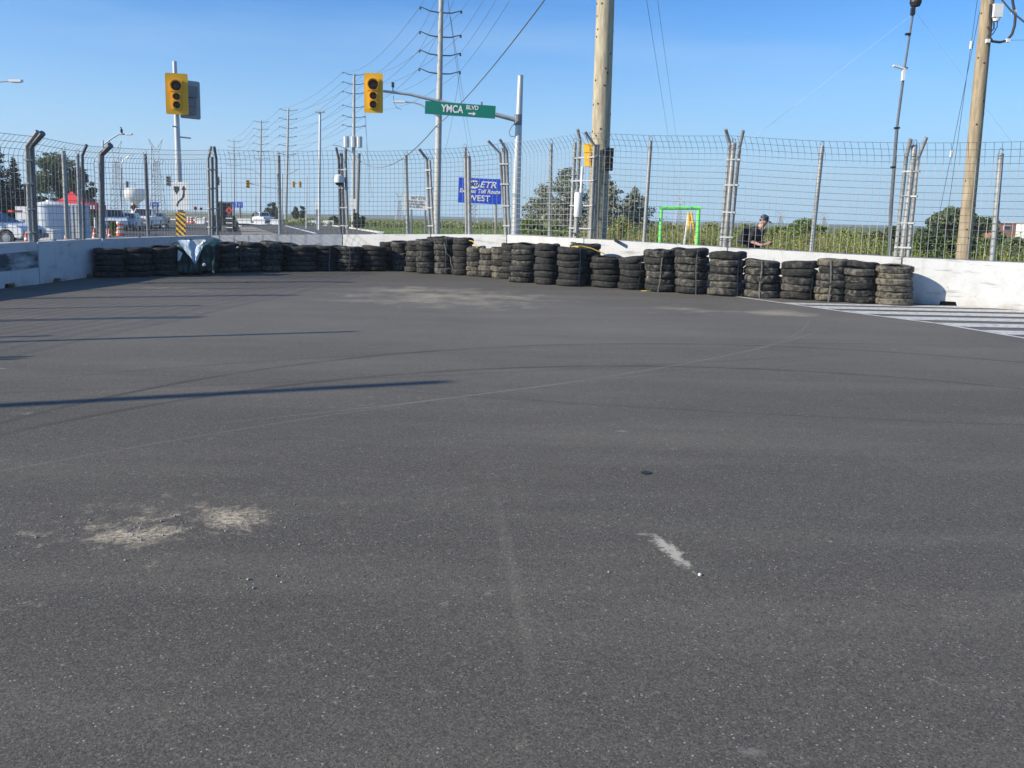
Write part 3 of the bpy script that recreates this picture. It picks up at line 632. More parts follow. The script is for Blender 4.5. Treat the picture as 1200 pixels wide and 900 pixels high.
# ------------------------------------------------------------------ stones and grit on the asphalt
def grit():
    STN = mat('pale_grit', (.36, .34, .29), .9, 0, (.16, .155, .15), 30, .8); b = MB(); rnd = random.Random(3)
    spots = [((150, 628), .35, 110), ((265, 610), .32, 90), ((30, 625), .3, 40), ((60, 600), .4, 30), ((300, 680), .12, 14), ((800, 660), .25, 12)]
    pts = []
    for (px, py), s, n in spots:
        g = gnd(px, py)
        for _ in range(n): pts.append((g.x+rnd.gauss(0, s), g.y+rnd.gauss(0, s*.45), rnd.choice((.002, .003, .004, .007))))
    for _ in range(1100):
        px, py = rnd.uniform(0, 1200), rnd.uniform(400, 895); g = gnd(px, py); pts.append((g.x, g.y, rnd.choice((.0015, .002, .003))))
    for x, y, s in pts:
        s *= rnd.uniform(.6, 1.4); vs = []
        for sx, sy, sz in ((1, 0, .3), (-1, 0, .3), (0, 1, .3), (0, -1, .3), (0, 0, 1.0), (0, 0, -.1)):
            vs.append((x+sx*s*rnd.uniform(.6, 1.3), y+sy*s*rnd.uniform(.6, 1.3), sz*s*rnd.uniform(.7, 1.2)))
        b.raw(vs, [(0, 2, 4), (2, 1, 4), (1, 3, 4), (3, 0, 4), (2, 0, 5), (1, 2, 5), (3, 1, 5), (0, 3, 5)])
    tag(b.build('loose_grit', STN), 'scattered small pale stones and grit lying on the dark asphalt', 'gravel', kind='stuff')
grit()
g = gnd(757.5, 554.3); b = MB(); b.lathe([(.0, .001), (.036, .001), (.038, .003), (.030, .006), (.012, .0065), (.0, .004)], (g.x, g.y, 0), 18); tag(b.build('survey_cap', BLK, None, loc=(g.x, g.y, 0)), 'small round black cap lying flat on the open asphalt', 'cap')
g = gnd(820, 674.5); b = MB(); b.lathe([(.0, .0), (.008, .001), (.009, .006), (.004, .011), (0, .012)], (g.x, g.y, 0), 7); tag(b.build('white_pebble', WHT, None, loc=(g.x, g.y, 0)), 'single white pebble at the end of the pale scrape', 'pebble')
# ------------------------------------------------------------------ traffic signals
LR, LA, LG = mat('dark_red_lens', (.035, .006, .008), .2), mat('dark_amber_lens', (.03, .018, .01), .2), mat('dark_green_lens', (.012, .02, .022), .2)
def signal_head(parent, M, w=.62, h=1.22, gray=False, black=False):
    """M: frame with x right, y up, z towards the viewer of the lamps."""
    Y_ = mat('grey_backboard', (.34, .38, .42), .6) if gray else (BLK if black else YEL)
    def T(b, name, m, par, smooth=False):
        bb = MB(); bb.v = [M @ Vector(v) for v in b.v]; bb.f = b.f; bb.mi = b.mi; return bb.build(name, m, par, smooth)
    b = MB(); r = .05; pl = []
    for cx, cy, a0 in ((w/2-r, h/2-r, 0), (-w/2+r, h/2-r, 90), (-w/2+r, -h/2+r, 180), (w/2-r, -h/2+r, 270)):
        for k in range(4): a = radians(a0+k*30); pl.append((cx+r*cos(a), cy+r*sin(a)))
    b.prism(pl, (0, 0, -.02), Vector((1, 0, 0)), Vector((0, 1, 0)), Vector((0, 0, 1)), .02); bd = T(b, 'backboard', Y_, parent)
    b = MB(); sy = ((.235, .36, .155), (-.09, .27, .108), (-.345, .245, .108))
    for cy, hh, rr in sy: b.box((0, cy, .035+(-.12)), (hh, hh-.012, .20)); b.box((0, cy, .03), (hh, hh-.012, .06))
    T(b, 'housing', Y_ if not gray else mat('grey_housing', (.2, .22, .24), .6), parent)
    for (cy, hh, rr), lm in zip(sy, (LR, LA, LG)):
        b = MB(); b.lathe([(.0, .075), (rr*.6, .072), (rr*.92, .061)], (0, cy, 0), 20); T(b, 'lens', lm, parent, True)
        b = MB(); n = 20; L = .24 if rr > .13 else .18
        vs = []
        for rad in (rr, rr*1.07):
            for z in (.06, L):
                for k in range(n+1):
                    a = radians(-50+280*k/n); zz = z if z < .1 else z-.10*max(0, -sin(a)); vs.append((rad*cos(a), cy+rad*sin(a), zz))
        q = n+1; fs = []
        for k in range(n): fs += [(k, k+1, q+k+1, q+k), (2*q+k, 2*q+k+1, 3*q+k+1, 3*q+k), (q+k, q+k+1, 3*q+k+1, 3*q+k)]
        b.raw(vs, fs); T(b, 'visor', Y_ if not gray else GALVD, parent, True)
def poly_sign(b, M, pts, t=.003):
    pass
def left_signal():
    Yp = 27.5; x = col(211.8, Yp, 1); top = atY(210.5, 72, Yp)
    t = thing('traffic_signal_pole', 'grey signal pole at the left with yellow signal, keep-right sign and striped marker', 'traffic signal', (x, Yp, 0))
    tubeobj('pole', [(x, Yp, 0), (x, Yp, 2), (x-.02, Yp, top.z)], [.115, .105, .065], ALU, t, 14)
    b = MB(); b.lathe([(.2, 0), (.2, .04), (.15, .06), (.14, .3)], (x, Yp, 0), 14); b.build('base_flange', ALU, t)
    c = atY(207.2, 110, Yp-.32); rgt = Vector((.965, .26, 0)); M = face_frame(c, rgt, (0.0, 0, 1)); h1 = thing('signal_head', None, None, (0, 0, 0)); h1.parent = t; 
    h1.location = c-Vector((x, Yp, 0)); signal_head(h1, M, .66, 1.24)
    c = atY(222.5, 117, Yp+.40); M = face_frame(c, Vector((-.72, -.69, 0)), (0, 0, 1)); h2 = bpy.data.objects.new('signal_head', None); COL.objects.link(h2); h2.parent = t; h2['label'] = 'grey backed signal head facing away'
    h2.location = c-Vector((x, Yp, 0)); signal_head(h2, M, .66, 1.18, gray=True)
    b = MB()
    for z in (3.9, 4.9): b.tube([(x, Yp, top.z-1.0-(4.9-z)), (x-.06, Yp-.3, top.z-1.0-(4.9-z))], .025, 6); b.tube([(x, Yp, top.z-1.3-(4.9-z)), (x+.25, Yp+.42, top.z-1.3-(4.9-z))], .025, 6)
    b.build('bracket', ALU, t)
    # keep right sign
    Ys = Yp-.16; p0, p1 = atY(200.5, 213, Ys), atY(221.5, 246, Ys); c = (p0+p1)/2; w_, h_ = (p1.x-p0.x), (p0.z-p1.z); M = face_frame(c, (1, 0, 0), (0, 0, 1))
    ex, ey, ez = Vector((1, 0, 0)), Vector((0, 0, 1)), Vector((0, -1, 0))
    b = MB(); b.box(c, (w_, .01, h_)); sg = b.build('keep_right_sign', SGW, t)
    b = MB(); k = w_/21.
    def q(px, py): return ((px-211)*k, (229.5-py)*k)
    b.prism([q(203.5, 218.5), q(204.2, 218), q(209.5, 218), q(210, 218.5), q(210, 222.5), q(207, 227.8), q(203.5, 222.5)], c+ez*.0062, ex, ey, ez, .004)
    b.prism([q(213, 222), q(216, 216.8), q(219, 222)], c+ez*.0062, ex, ey, ez, .004)
    path = [(207.2, 242.5), (207.3, 240), (208.3, 237.5), (210.5, 235.3), (213.2, 233), (215, 230.3), (215.8, 227), (216, 222)]
    L_, R_ = [], []
    for i, (a, c2) in enumerate(path):
        d = Vector((path[min(i+1, 7)][0]-path[max(i-1, 0)][0], path[min(i+1, 7)][1]-path[max(i-1, 0)][1])).normalized(); o = Vector((-d.y, d.x))*1.0
        L_.append(q(a+o.x, c2+o.y)); R_.append(q(a-o.x, c2-o.y))
    for i in range(7): b.prism([L_[i], L_[i+1], R_[i+1], R_[i]], c+ez*.0062, ex, ey, ez, .004)
    b.build('sign_symbol', BLK, sg)
    # striped hazard marker
    p0, p1 = atY(206, 248, Ys), atY(218, 282, Ys); c = (p0+p1)/2; w_, h_ = p1.x-p0.x, p0.z-p1.z; b = MB(); b.box(c, (w_, .012, h_)); hz = b.build('hazard_marker', YEL, t)
    b = MB(); n = 8; st = h_/5.2
    for i in range(-1, 8):   # black bars falling to the right
        z0 = h_/2+st*.8-i*st; a = [(-w_/2, z0), (w_/2, z0-w_*.95), (w_/2, z0-w_*.95-st*.48), (-w_/2, z0-st*.48)]
        a = [(u, max(-h_/2, min(h_/2, v))) for u, v in a]
        if abs(a[0][1]-a[3][1])+abs(a[1][1]-a[2][1]) > .01: b.prism(a, c+ez*.0072, ex, ey, ez, .003)
    b.build('black_stripes', BLK, hz)
left_signal()
def mast_signal():
    Yp = 27.0; x = col(603.2, Yp, 0); top = atY(610, 89.5, Yp)
    t = thing('mast_arm_signal', 'grey mast arm pole carrying a yellow signal and the green street name sign', 'traffic signal', (x, Yp, 0))
    tubeobj('pole', [(x, Yp, 0), (x, Yp, 2.5), top], [.15, .13, .085], ALU, t, 14)
    b = MB(); b.lathe([(.085, 0), (.09, .03), (.0, .05)], top, 14); b.build('pole_cap', ALU, t)
    A = atY(606.5, 140.5, Yp); E_ = atY(449, 106.5, Yp-.6); pts = []
    for px, py, f in ((606.5, 141, 0), (580, 134, .17), (540, 124.5, .42), (505, 116.5, .65), (480, 110.5, .8), (449, 106.8, 1)): pts.append(atY(px, py, Yp-.6*f))
    tubeobj('mast_arm', pts, [.075, .07, .06, .05, .045, .038], ALU, t, 10)
    b = MB(); b.lathe([(.12, -.16), (.12, .16)], (A.x+.02, Yp, A.z), 12); b.build('arm_clamp', GALVD, t)
    c = atY(437.7, 109, Yp-.72); M = face_frame(c, Vector((.995, .10, 0)), (0, 0, 1)); h = bpy.data.objects.new('signal_head', None); COL.objects.link(h); h.parent = t; h.location = c-Vector((x, Yp, 0)); signal_head(h, M, .56, 1.16)
    # street name sign, hanging in front of the arm and tilted with it
    Ys = Yp-.55; P0, P1, P2 = atY(498.5, 118.2, Ys), atY(581, 124.2, Ys+.12), atY(498.5, 133.3, Ys)
    r = (P1-P0); L = r.length; r.normalize(); h_ = (P0-P2).length*1.0; up = (Vector((0, 0, 1))-r*r.z).normalized(); c = P0+r*L/2-up*h_/2
    b = MB(); n = r.cross(up); b.prism([(-L/2, -h_/2), (L/2, -h_/2), (L/2, h_/2), (-L/2, h_/2)], c-n*.01, r, up, n, .02); sg = b.build('street_name_sign', GREEN, t)
    k = L/83.
    text('lettering', 'YMCA', h_*.80, face_frame(c+n*.016+r*(-9.5*k)+up*0.0, r, up), SGW, sg, .78, 0, 'CENTER', .008)
    text('lettering', 'BLVD', h_*.46, face_frame(c+n*.016+r*(14*k)+up*(h_*.22), r, up), SGW, sg, .9, 0, 'CENTER', .004)
    b = MB(); o = c+n*.014+r*(14*k)-up*(h_*.24)
    b.prism([(-.11, -.022), (.03, -.022), (.03, -.06), (.12, 0), (.03, .06), (.03, .022), (-.11, .022)], o, r, up, n, .004); b.build('arrow_symbol', SGW, sg)
    b = MB()
    for s in (-.3, .3): b.box(c+r*(L*s)+up*(h_/2+.03)-n*.02, (.05, .04, .12))
    b.build('sign_bracket', GALVD, t)
    # detector camera standing on the arm and drooping lead
    p = atY(460.5, 107.5, Yp-.55); b = MB(); b.tube([p, p+Vector((0, 0, .12))], .015, 6); b.box(p+Vector((0, 0, .2)), (.07, .12, .14)); b.build('detector_camera', BLK, t)
    b = MB(); a = atY(461, 112, Yp-.5); b.tube([a, a+Vector((.02, 0, -.2)), a+Vector((.1, 0, -.36)), a+Vector((.24, 0, -.40))], .008, 4); b.build('lead', CABLE, t)
    b = MB(); a = atY(603.5, 144, Yp-.1); b.tube([a, a+Vector((-.1, 0, -.12)), a+Vector((-.18, 0, -.28)), a+Vector((-.14, 0, -.4)), a+Vector((.0, 0, -.42))], .01, 4); b.build('cable_loop', CABLE, t)
mast_signal()
# ------------------------------------------------------------------ wooden utility poles
def wood_pole(px_b, py_b, px_t, py_t, Yb, rb, rt, label, m=WOOD, extra=6, knots=0, seed=0, cut=0):
    """runs from the ground up through two pixel points at depth Yb, plus extra metres above the upper one"""
    a, b_ = atY(px_b, py_b, Yb), atY(px_t, py_t, Yb); d = (b_-a)/(b_.z-a.z); foot = a-d*a.z; top = b_+d*extra
    t = thing('utility_pole', label, 'utility pole', tuple(foot)); n = 10; pts = [foot+(top-foot)*(i/n) for i in range(n+1)]; rs = [rb+(rt-rb)*i/n for i in range(n+1)]
    b = MB(); b.tube(pts, rs, 20); b.build('pole', m, t, smooth=True)
    rnd = random.Random(seed)
    if knots:
        k = MB()
        for i in range(knots):
            f = rnd.uniform(.12, .75); a2 = rnd.uniform(-pi, 0); p = foot+(top-foot)*f; r = rb+(rt-rb)*f; q = p+Vector((cos(a2)*r, sin(a2)*r, 0)); nrm = Vector((cos(a2), sin(a2), 0))
            k.tube([q-nrm*.01, q+nrm*.006], .026, 7)
        tag(k.build('knots', mat('dark_knot_wood', (.05, .045, .035), .9), t), kind='stuff')
    return t, foot, top, d
T1, f1, top1, d1_ = wood_pole(699.8, 280, 709.6, 0, 23.6, .265, .20, 'thick wooden utility pole rising in the centre behind the wall', extra=10, knots=46, seed=4)
# crossarms high above, outside the picture, where the lines of the tall poles arrive
def crossarm(t, p, L, dr, n=2, m=None):
    b = MB(); d = Vector((dr[0], dr[1], 0)).normalized(); b.box(p, (L, .09, .11), atan2(d.y, d.x)); b.build('crossarm', m or GALVD, t); ends = []
    for s in ((-1, 1) if n == 2 else (-1, -.4, .4, 1)):
        ins = MB(); q = p+d*(L/2-.05)*s; ins.lathe([(.02, .05), (.06, .08), (.03, .12), (.06, .15), (.03, .2)], q, 8); ends.append(q+Vector((0, 0, .2))); ins.build('insulator', mat('grey_insulator', (.35, .33, .33), .4), t)
    return ends
near_ends = []
for k in range(4):
    p = f1+(top1-f1)*((14.2+k*.9)/top1.z) ; near_ends.append(crossarm(T1, p, 2.6-.2*k, (.9, .35)))
# signals clamped on the back of the thick pole
def pole_signals():
    for (px, py, hw, side, lab) in ((690, 181, .5, -1, 'yellow traffic signal seen from behind, left of the thick wooden pole'), (710.5, 186, .5, 1, 'black and amber traffic signal on the right side of the thick wooden pole')):
        Y_ = 23.45 if side > 0 else 22.9
        c = atY(px, py, Y_); t = thing('traffic_signal', lab, 'traffic signal', tuple(c))
        if side < 0: M = face_frame(c, Vector((-.96, .28, 0)), (0, 0, 1)); signal_head(t, M, .30, .78)
        else: M = face_frame(c+Vector((.06, 0, 0)), Vector((.15, -.99, 0)).normalized(), (0, 0, 1)); signal_head(t, M, .36, .80, black=True)
        s = .68
        for ch in t.children: ch.scale = (s, s, s)
    # slim pale shaft standing in for the sunlit left side of the thick pole
    b_ = atY(694, 281, 22.75); tp = atY(699, 170, 22.75)
    t = thing('lit_pole_strip', 'slim pale shaft standing in for the sunlit left side of the thick wooden pole', 'post', (b_.x, b_.y, 0)); tubeobj('strip_shaft', [(b_.x-.02, b_.y, 0), tp], .10, WOOD, t, 12)
    b = MB(); b.lathe([(.115, 0), (.115, .04)], tp-Vector((0, 0, .3)), 12); b.build('steel_band', GALV, t)
    # white equipment cabinet on its own pipe
    c = atY(677.5, 240, 22.9); t = thing('equipment_cabinet', 'tall white equipment box strapped to a pipe left of the thick wooden pole', 'cabinet', (c.x, c.y, 0))
    b = MB(); h_ = (atY(677, 225.5, 22.9)-atY(677, 254.5, 22.9)).z; b.lathe([(.09, -h_/2), (.105, -h_/2+.02), (.105, h_/2-.02), (.09, h_/2)], c, 16); b.build('housing', WHT, t, smooth=True)
    tubeobj('pipe', [(c.x-.06, c.y+.05, 0), (c.x-.02, c.y+.05, c.z-h_/2)], .045, GALV, t); tubeobj('conduit', [(c.x+.07, c.y+.05, c.z+h_/2), (c.x+.09, c.y+.05, c.z+1.0)], .035, WHT, t)
    b = MB(); b.box((c.x-.02, c.y+.0, 1.25), (.3, .06, .04)); b.box((c.x-.02, c.y, 1.0), (.3, .06, .04)); b.build('bracket', GALVD, t)
pole_signals()
BRN = mat('brown_pole_wood', (.43, .34, .22), .85, 0, (.22, .17, .11), 5, .9, .5, 40, stretch=(3, 3, .35))
T2, f2, top2, d2_ = wood_pole(1130, 290, 1157.5, 0, 24.0, .19, .155, 'leaning wooden utility pole at the right edge with a cable loop and small box', m=BRN, extra=3, knots=10, seed=9)
def right_pole_gear():
    Yg = 23.8
    c = atY(1168, 13, Yg); b = MB(); b.box(c, (.24, .2, .34)); b.lathe([(.08, -.26), (.10, -.17)], c, 10); b.build('junction_box', WHT, T2)
    b = MB(); b.tube([c+Vector((-.05, 0, -.26)), c+Vector((-.03, 0, -.45)), c+Vector((-.12, 0, -.55)), c+Vector((-.2, 0, -.4))], .02, 6); b.tube([c+Vector((.04, 0, -.26)), c+Vector((.05, 0, -.4)), c+Vector((-.05, 0, -.6)), c+Vector((-.18, 0, -.65))], .014, 6); b.build('box_leads', CABLE, T2)
    b = MB(); b.tube([atY(px, py, Yg) for px, py in ((1161, 5), (1160, 20), (1161, 32), (1160, 44), (1163, 48.5), (1172, 49.5), (1180, 47.5), (1186, 40), (1189, 30), (1190, 18), (1187, 4), (1185, -14))], .035, 8); b.build('heavy_cable_loop', CABLE, T2, smooth=True)
    b = MB()
    for px, py in ((1157.5, 48), (1181, 47.5), (1188, 14)): b.box(atY(px, py, Yg-.03), (.09, .09, .09))
    b.build('cable_clip', WHT, T2)
    b = MB(); b.tube([atY(1170, -5, 23.7), atY(1186, 14, 23.0), atY(1215, 38, 21.8)], .022, 6); b.tube([atY(1180, 47, 23.8), atY(1260, 47, 30)], .006, 4); b.build('service_cable', CABLE, T2)
    # guy wires with pale markers, left of the pole
    for a, c2, mk in (((1152, -6), (1102, 245), (1122, 176)), ((1146, -5), (1112, 240), (1140, 49))):
        A, B = atY(a[0], a[1], 24.3), atY(c2[0], c2[1], 25.5); q = B+(B-A)*((B.z+.0)/(A.z-B.z))
        b = MB(); b.tube([A, q], .007, 5); m = 'guy_wire'; t = thing('guy_wire', 'thin guy wire with a white marker %s of the leaning wooden pole' % ('just left' if a[0] > 1150 else 'farther left'), 'wire', (q.x, q.y, 0)); b.build('strand', CABLE, t)
        f = 0.1 if mk[1] < 60 else .62; M_ = A+(B-A)*((mk[1]-a[1])/(c2[1]-a[1])); b = MB(); d = (A-B).normalized(); b.tube([M_-d*.1, M_+d*.1], .04, 8); b.build('marker', WHT, t)
right_pole_gear()
# camera mast
def mast():
    Ym = 25; pts = [atY(1071, 8, Ym), atY(1060, 80, Ym), atY(1051, 150, Ym), atY(1044, 245, Ym)]; d = pts[2]-pts[3]; foot = pts[3]-d*(pts[3].z/d.z); foot.x += .1
    t = thing('camera_mast', 'slender dark telescopic mast with a camera on top and a white bracket', 'camera mast', tuple(foot))
    tubeobj('mast_tube', [foot, pts[3], pts[2]], [.06, .055, .05], GALVD, t, 8); tubeobj('mast_tube', [pts[2], pts[1]], .04, GALVD, t, 8); tubeobj('mast_tube', [pts[1], pts[0]], .032, GALVD, t, 8)
    b = MB(); c = atY(1073, 3, Ym); b.lathe([(.0, -.12), (.12, -.1), (.16, 0), (.15, .14), (.1, .2), (0, .22)], c, 14); b.box(c+Vector((-.08, -.05, -.25)), (.1, .1, .2)); b.build('camera_head', BLK, t)
    b = MB(); p = atY(1054, 79, Ym-.1); b.box(p, (.36, .1, .045), M=Matrix.Rotation(.25, 3, 'Y')); q = atY(1058.5, 88, Ym-.1); b.box(q, (.07, .1, .3)); b.build('white_bracket', WHT, t)
    b = MB(); rr = MB()
    for p in (pts[1], pts[2], atY(1064, 40, Ym), atY(1047, 196, Ym)): b.box(p, (.13, .12, .05))
    b.build('collar', BLK, t)
    A = atY(1073, 14, Ym)
    for e, lb in ((Vector((A.x-9, Ym+2, 0)), 0), (Vector((A.x+8.5, Ym+3, 0)), 1)):
        g_ = MB(); g_.tube([A, e], .0035, 4); g_.build('guy_line', WHT, t)
mast()
# ------------------------------------------------------------------ hydro line of tall poles and their wires
def far_x(px, Y): return col(px, Y, 4)
HY = [(511.5, 517, 0, 62, 4, .25), (414, 415, 87, 110, 6, .25), (335, 338, 127, 147, 6, .24), (304.5, 306, 141, 176, 6, .24), (274.5, 274, 164, 212, 5, .22)]
HL = ['tall grey hydro pole with crossarms behind the street name sign', 'grey hydro pole with six crossarms and a transformer, left of the tall one', 'distant hydro pole with stacked crossarms, middle of the far three', 'distant hydro pole right beside the far orange signal', 'most distant small hydro pole above the dark tractor']
ENDS = []
for i, ((pb, pt, tyy, Y, na, r), lab) in enumerate(zip(HY, HL)):
    x = col(pb, Y, 0); a = Vector((x, Y, 0)); tp = atY(pt, max(tyy, 1), Y)
    if tyy == 0: tp = tp+(tp-a)*.12
    t = thing('hydro_pole', lab, 'utility pole', tuple(a), 0, 'line of hydro poles along the road'); tubeobj('pole', [a, (a+tp)/2, tp], [r, r*.85, r*.6], mat('pale_pole', (.50, .48, .44), .8, 0, (.36, .34, .31), 2, .7), t, 10)
    ends = []
    zs = [(43-0), 65, 87, 15] if i == 0 else None
    for k in range(na):
        if i == 0: z = atY(513, (15, 43.5, 65, 86.5)[k], Y).z
        elif i == 1: z = atY(414, (88, 99, 110, 126, 138, 149)[k], Y).z
        else: z = tp.z-.4-k*1.45
        f = z/tp.z; p = a+(tp-a)*f; b = MB(); dr = Vector((.94, .34, 0)); L = 1.55 if i == 0 else 1.45
        e = []
        for s in (-1, 1): # upswept arms
            q = p+dr*L*s*.95+Vector((0, 0, .28)); b.tube([p, p+dr*L*s*.5+Vector((0, 0, .05)), q], [.055, .045, .03], 5); e.append(q)
        b.build('crossarm', GALVD, t)
        for q in e: ins = MB(); ins.lathe([(.05, 0), (.09, -.04), (.05, -.1), (.09, -.14), (.05, -.2)], q, 6); ins.build('insulator', GALVD, t)
        ends.append(e)
    ENDS.append(ends)
    if i == 1:
        c = atY(411, 166, Y-.3); b = MB()
        for s in (-.55, .35, 1.1): b.lathe([(.0, -.75), (.36, -.7), (.36, .6), (.2, .68), (0, .7)], c+Vector((s, 0, 0)), 10)
        b.build('transformer', ALU, t)
        x2 = col(419, Y, 3); tubeobj('stub_pole', [(x2, Y-.5, 0), (x2+.3, Y-.5, atY(419, 180, Y).z)], .22, WOOD2, t)
        c = atY(414, 239, Y-.6); b = MB(); b.box(c, (1.1, .06, 1.25)); b.build('notice_board', SGW, t)
# streetlight arm on the tall pole, with white head
def street_arm(t, pts, Y, head=True, r=.05, hl=.55):
    P = [atY(px, py, Y) for px, py in pts]; b = MB(); b.tube(P, r, 6); b.build('lamp_arm', ALU, t, smooth=True)
    if head:
        d = (P[-1]-P[-2]).normalized(); b = MB(); c = P[-1]+d*hl*.4; b.box(c, (hl, .26, .12)); b.box(c-Vector((0, 0, .07)), (hl*.6, .2, .04)); b.build('lamp_head', WHT, t)
hy0 = [o for o in COL.objects if o.name.startswith('hydro_pole')]
street_arm(hy0[0], [(512, 136), (505, 131), (494, 123), (485, 120), (474, 119.5)], 61.6, True, .06, .9)
street_arm(hy0[1], [(414, 180), (406, 175), (398, 171), (390, 170)], 109.5, False, .07)
street_arm(hy0[2], [(336, 204), (343, 202), (349, 198)], 146, False, .07)
street_arm(hy0[3], [(304, 204), (296, 199), (288, 198), (280, 198)], 175, False, .06)
# wires
def wire(t, a, b_, sag, r, n=14):
    b = MB(); pts = []
    for i in range(n+1):
        u = i/n; p = a+(b_-a)*u; p = p-Vector((0, 0, sag*4*u*(1-u))); pts.append(p)
    b.tube(pts, r, 4, False); return b.build('conductor', LINE, t)
tw = thing('overhead_lines', 'fan of thin overhead power lines strung between the hydro poles', 'power lines', (0, 40, 0))
for i in range(len(ENDS)-1):
    for k in range(min(len(ENDS[i]), len(ENDS[i+1]))):
        for s in (0, 1): wire(tw, ENDS[i][k][s], ENDS[i+1][k][s], .9 if i else 1.3, (.014, .018, .02, .022)[i])
for k in range(4):
    for s in (0, 1): wire(tw, near_ends[3-k][s], ENDS[0][k][s], .8, .010)
t = thing('heavy_cable', 'single thicker black cable sagging from the upper right to the hydro pole', 'cable', (0, 40, 0))
wire(t, f1+(top1-f1)*(9.6/top1.z), atY(511, 148, 61.8), .5, .024); wire(t, atY(511, 148, 61.8), atY(415, 181, 109.5), 2.2, .035)
t = thing('pylon_lines', 'pair of thin power lines descending steeply right of the thick wooden pole', 'power lines', (8, 200, 0))
wire(t, atY(757, -5, 40), atY(796, 225, 330), 1.2, .012, 24); wire(t, atY(770, -5, 40), atY(803, 222, 330), 1.2, .010, 24)
t = thing('slack_lines', 'thin slack line pair descending beside the hydro pole to the blue sign', 'power lines', (-6, 61, 0))
wire(t, atY(525, 0, 61), atY(556, 208, 260), 2, .018, 20); wire(t, atY(528, 20, 61), atY(562, 205, 260), 2, .018, 20); wire(t, ENDS[0][3][1], atY(520, 178, 120), 1, .014)
t = thing('pole_stay_lines', 'thin stay lines descending right of the grey transformer pole', 'power lines', (-20, 109, 0))
wire(t, ENDS[1][2][1], atY(433, 238, 125), 1, .02); wire(t, ENDS[1][4][1], atY(436, 232, 128), .5, .02)
# ------------------------------------------------------------------ other poles and lights in the distance
def lamp_post(px_b, py_b, px_t, py_t, Y, r, label, arm=None, headlen=.8):
    tp = atY(px_t, py_t, Y); x = col(px_b, Y, 0); t = thing('street_lamp', label, 'street lamp', (x, Y, 0)); tubeobj('pole', [(x, Y, 0), tp], [r, r*.7], ALU, t, 8)
    if arm: street_arm(t, arm, Y, True, r*.5, headlen)
    return t
t = lamp_post(374, 262, 375, 130, 92, .17, 'tall straight grey light mast left of the transformer pole'); p = atY(375, 131, 92); b = MB(); b.box(p, (.9, .5, .16)); b.build('lamp_head', ALU, t)
lamp_post(359, 262, 359.5, 206, 100, .09, 'short grey pole just left of the tall light mast')
bl = lamp_post(120.5, 262, 120.5, 164.5, 66, .10, 'street lamp at the left with a bird perched on its arm', [(121, 170), (130, 163), (139, 157.5), (148, 157.2)], .5)
lamp_post(142, 262, 141.5, 184, 96, .10, 'plain pole left of the water tower, short lamp arm at its top', [(141.5, 193), (145, 187), (151, 183)], .6)
lamp_post(178, 262, 177, 170, 110, .10, 'slim grey pole rising just right of the water tower')
lamp_post(259, 262, 258.7, 203, 100, .13, 'grey pole behind the dark tractor')
lamp_post(299, 262, 299, 229, 160, .10, 'small dark pole at the far roadside left of the white pickup')
def bird():
    c = atY(142.5, 156.3, 65.9); b = MB(); t = thing('bird', 'dark bird perched on the arm of the left street lamp', 'bird', tuple(c))
    b.lathe([(0, -.20), (.05, -.16), (.10, -.02), (.095, .08), (.05, .16), (.0, .18)], c+Vector((0, 0, .2)), 10); b.build('body', BLK, t, smooth=True)
    b = MB(); b.lathe([(0, -.06), (.055, -.02), (.055, .03), (0, .06)], c+Vector((-.03, 0, .43)), 8); b.tube([c+Vector((-.07, 0, .43)), c+Vector((-.15, 0, .42))], [.02, .002], 5); b.build('head', BLK, t, smooth=True)
    b = MB(); b.box(c+Vector((.08, 0, .0)), (.05, .07, .22), M=Matrix.Rotation(-.4, 3, 'Y')); b.build('tail', BLK, t)
bird()
# street lamp whose head only enters at the left edge
Yl = 45; tp = atY(-60, 112, Yl); x = tp.x; t = thing('street_lamp', 'street lamp head reaching in at the upper left edge', 'street lamp', (x, Yl, 0)); tubeobj('pole', [(x, Yl, 0), tp], [.13, .08], ALU, t); street_arm(t, [(-60, 112), (-30, 103), (-8, 98), (3, 95.5), (13, 95)], Yl, True, .035, .62)
# poles standing to the left of the picture: their long shadows cross the asphalt
for (tx, ty_, bx, h, r, lb) in ((-.66, 8.25, -13.6, None, .085, 'grey pole outside the picture at the left whose long shadow crosses the asphalt'), (-2.2, 11.8, -13.2, None, .055, 'slim grey pole outside at the left, second of the two')):
    L = (tx-bx)/.929; by = ty_-L*.370; h = L*math.tan(SUN_EL); t = thing('signal_pole', lb, 'pole', (bx, by, 0)); tubeobj('pole', [(bx, by, 0), (bx, by, h)], [r*1.15, r], ALU, t, 10)
# small far signals
def far_signal(px, py, Y, label, pole_px=None, base_y=262, arm=None, colr=None, h=1.1, face=1):
    c = atY(px, py, Y); t = thing('traffic_signal', label, 'traffic signal', (c.x, Y, 0)); b = MB(); w_ = h*.42
    b.box(c, (w_, .12, h)); b.build('backboard', colr or YEL, t)
    b = MB()
    for k in (-1, 0, 1): b.lathe([(.0, -.20), (h*.11, -.19), (h*.12, -.06)], c+Vector((0, 0, k*h*.29)), 10, 'Y')
    b.build('lens', BLK, t)
    if pole_px:
        x = col(pole_px[0], Y, 0); tp = atY(pole_px[0], pole_px[1], Y); tubeobj('pole', [(x, Y+.3, 0), tp+Vector((0, .3, 0))], .09, ALU, t, 8)
    if arm: P = [atY(a, b_, Y+.1) for a, b_ in arm]; tubeobj('mast_arm', P, .05, ALU, t, 6)
far_signal(290.3, 215.5, 112, 'far yellow signal hanging from a long arm left of the fence mid post', (330, 204), arm=[(330, 222), (312, 219), (292, 215)])
far_signal(344.3, 216, 150, 'left one of the two small far yellow signals', arm=[(337.5, 222), (341, 216), (351, 214)]); far_signal(351.7, 216, 150, 'right one of the two small far yellow signals')
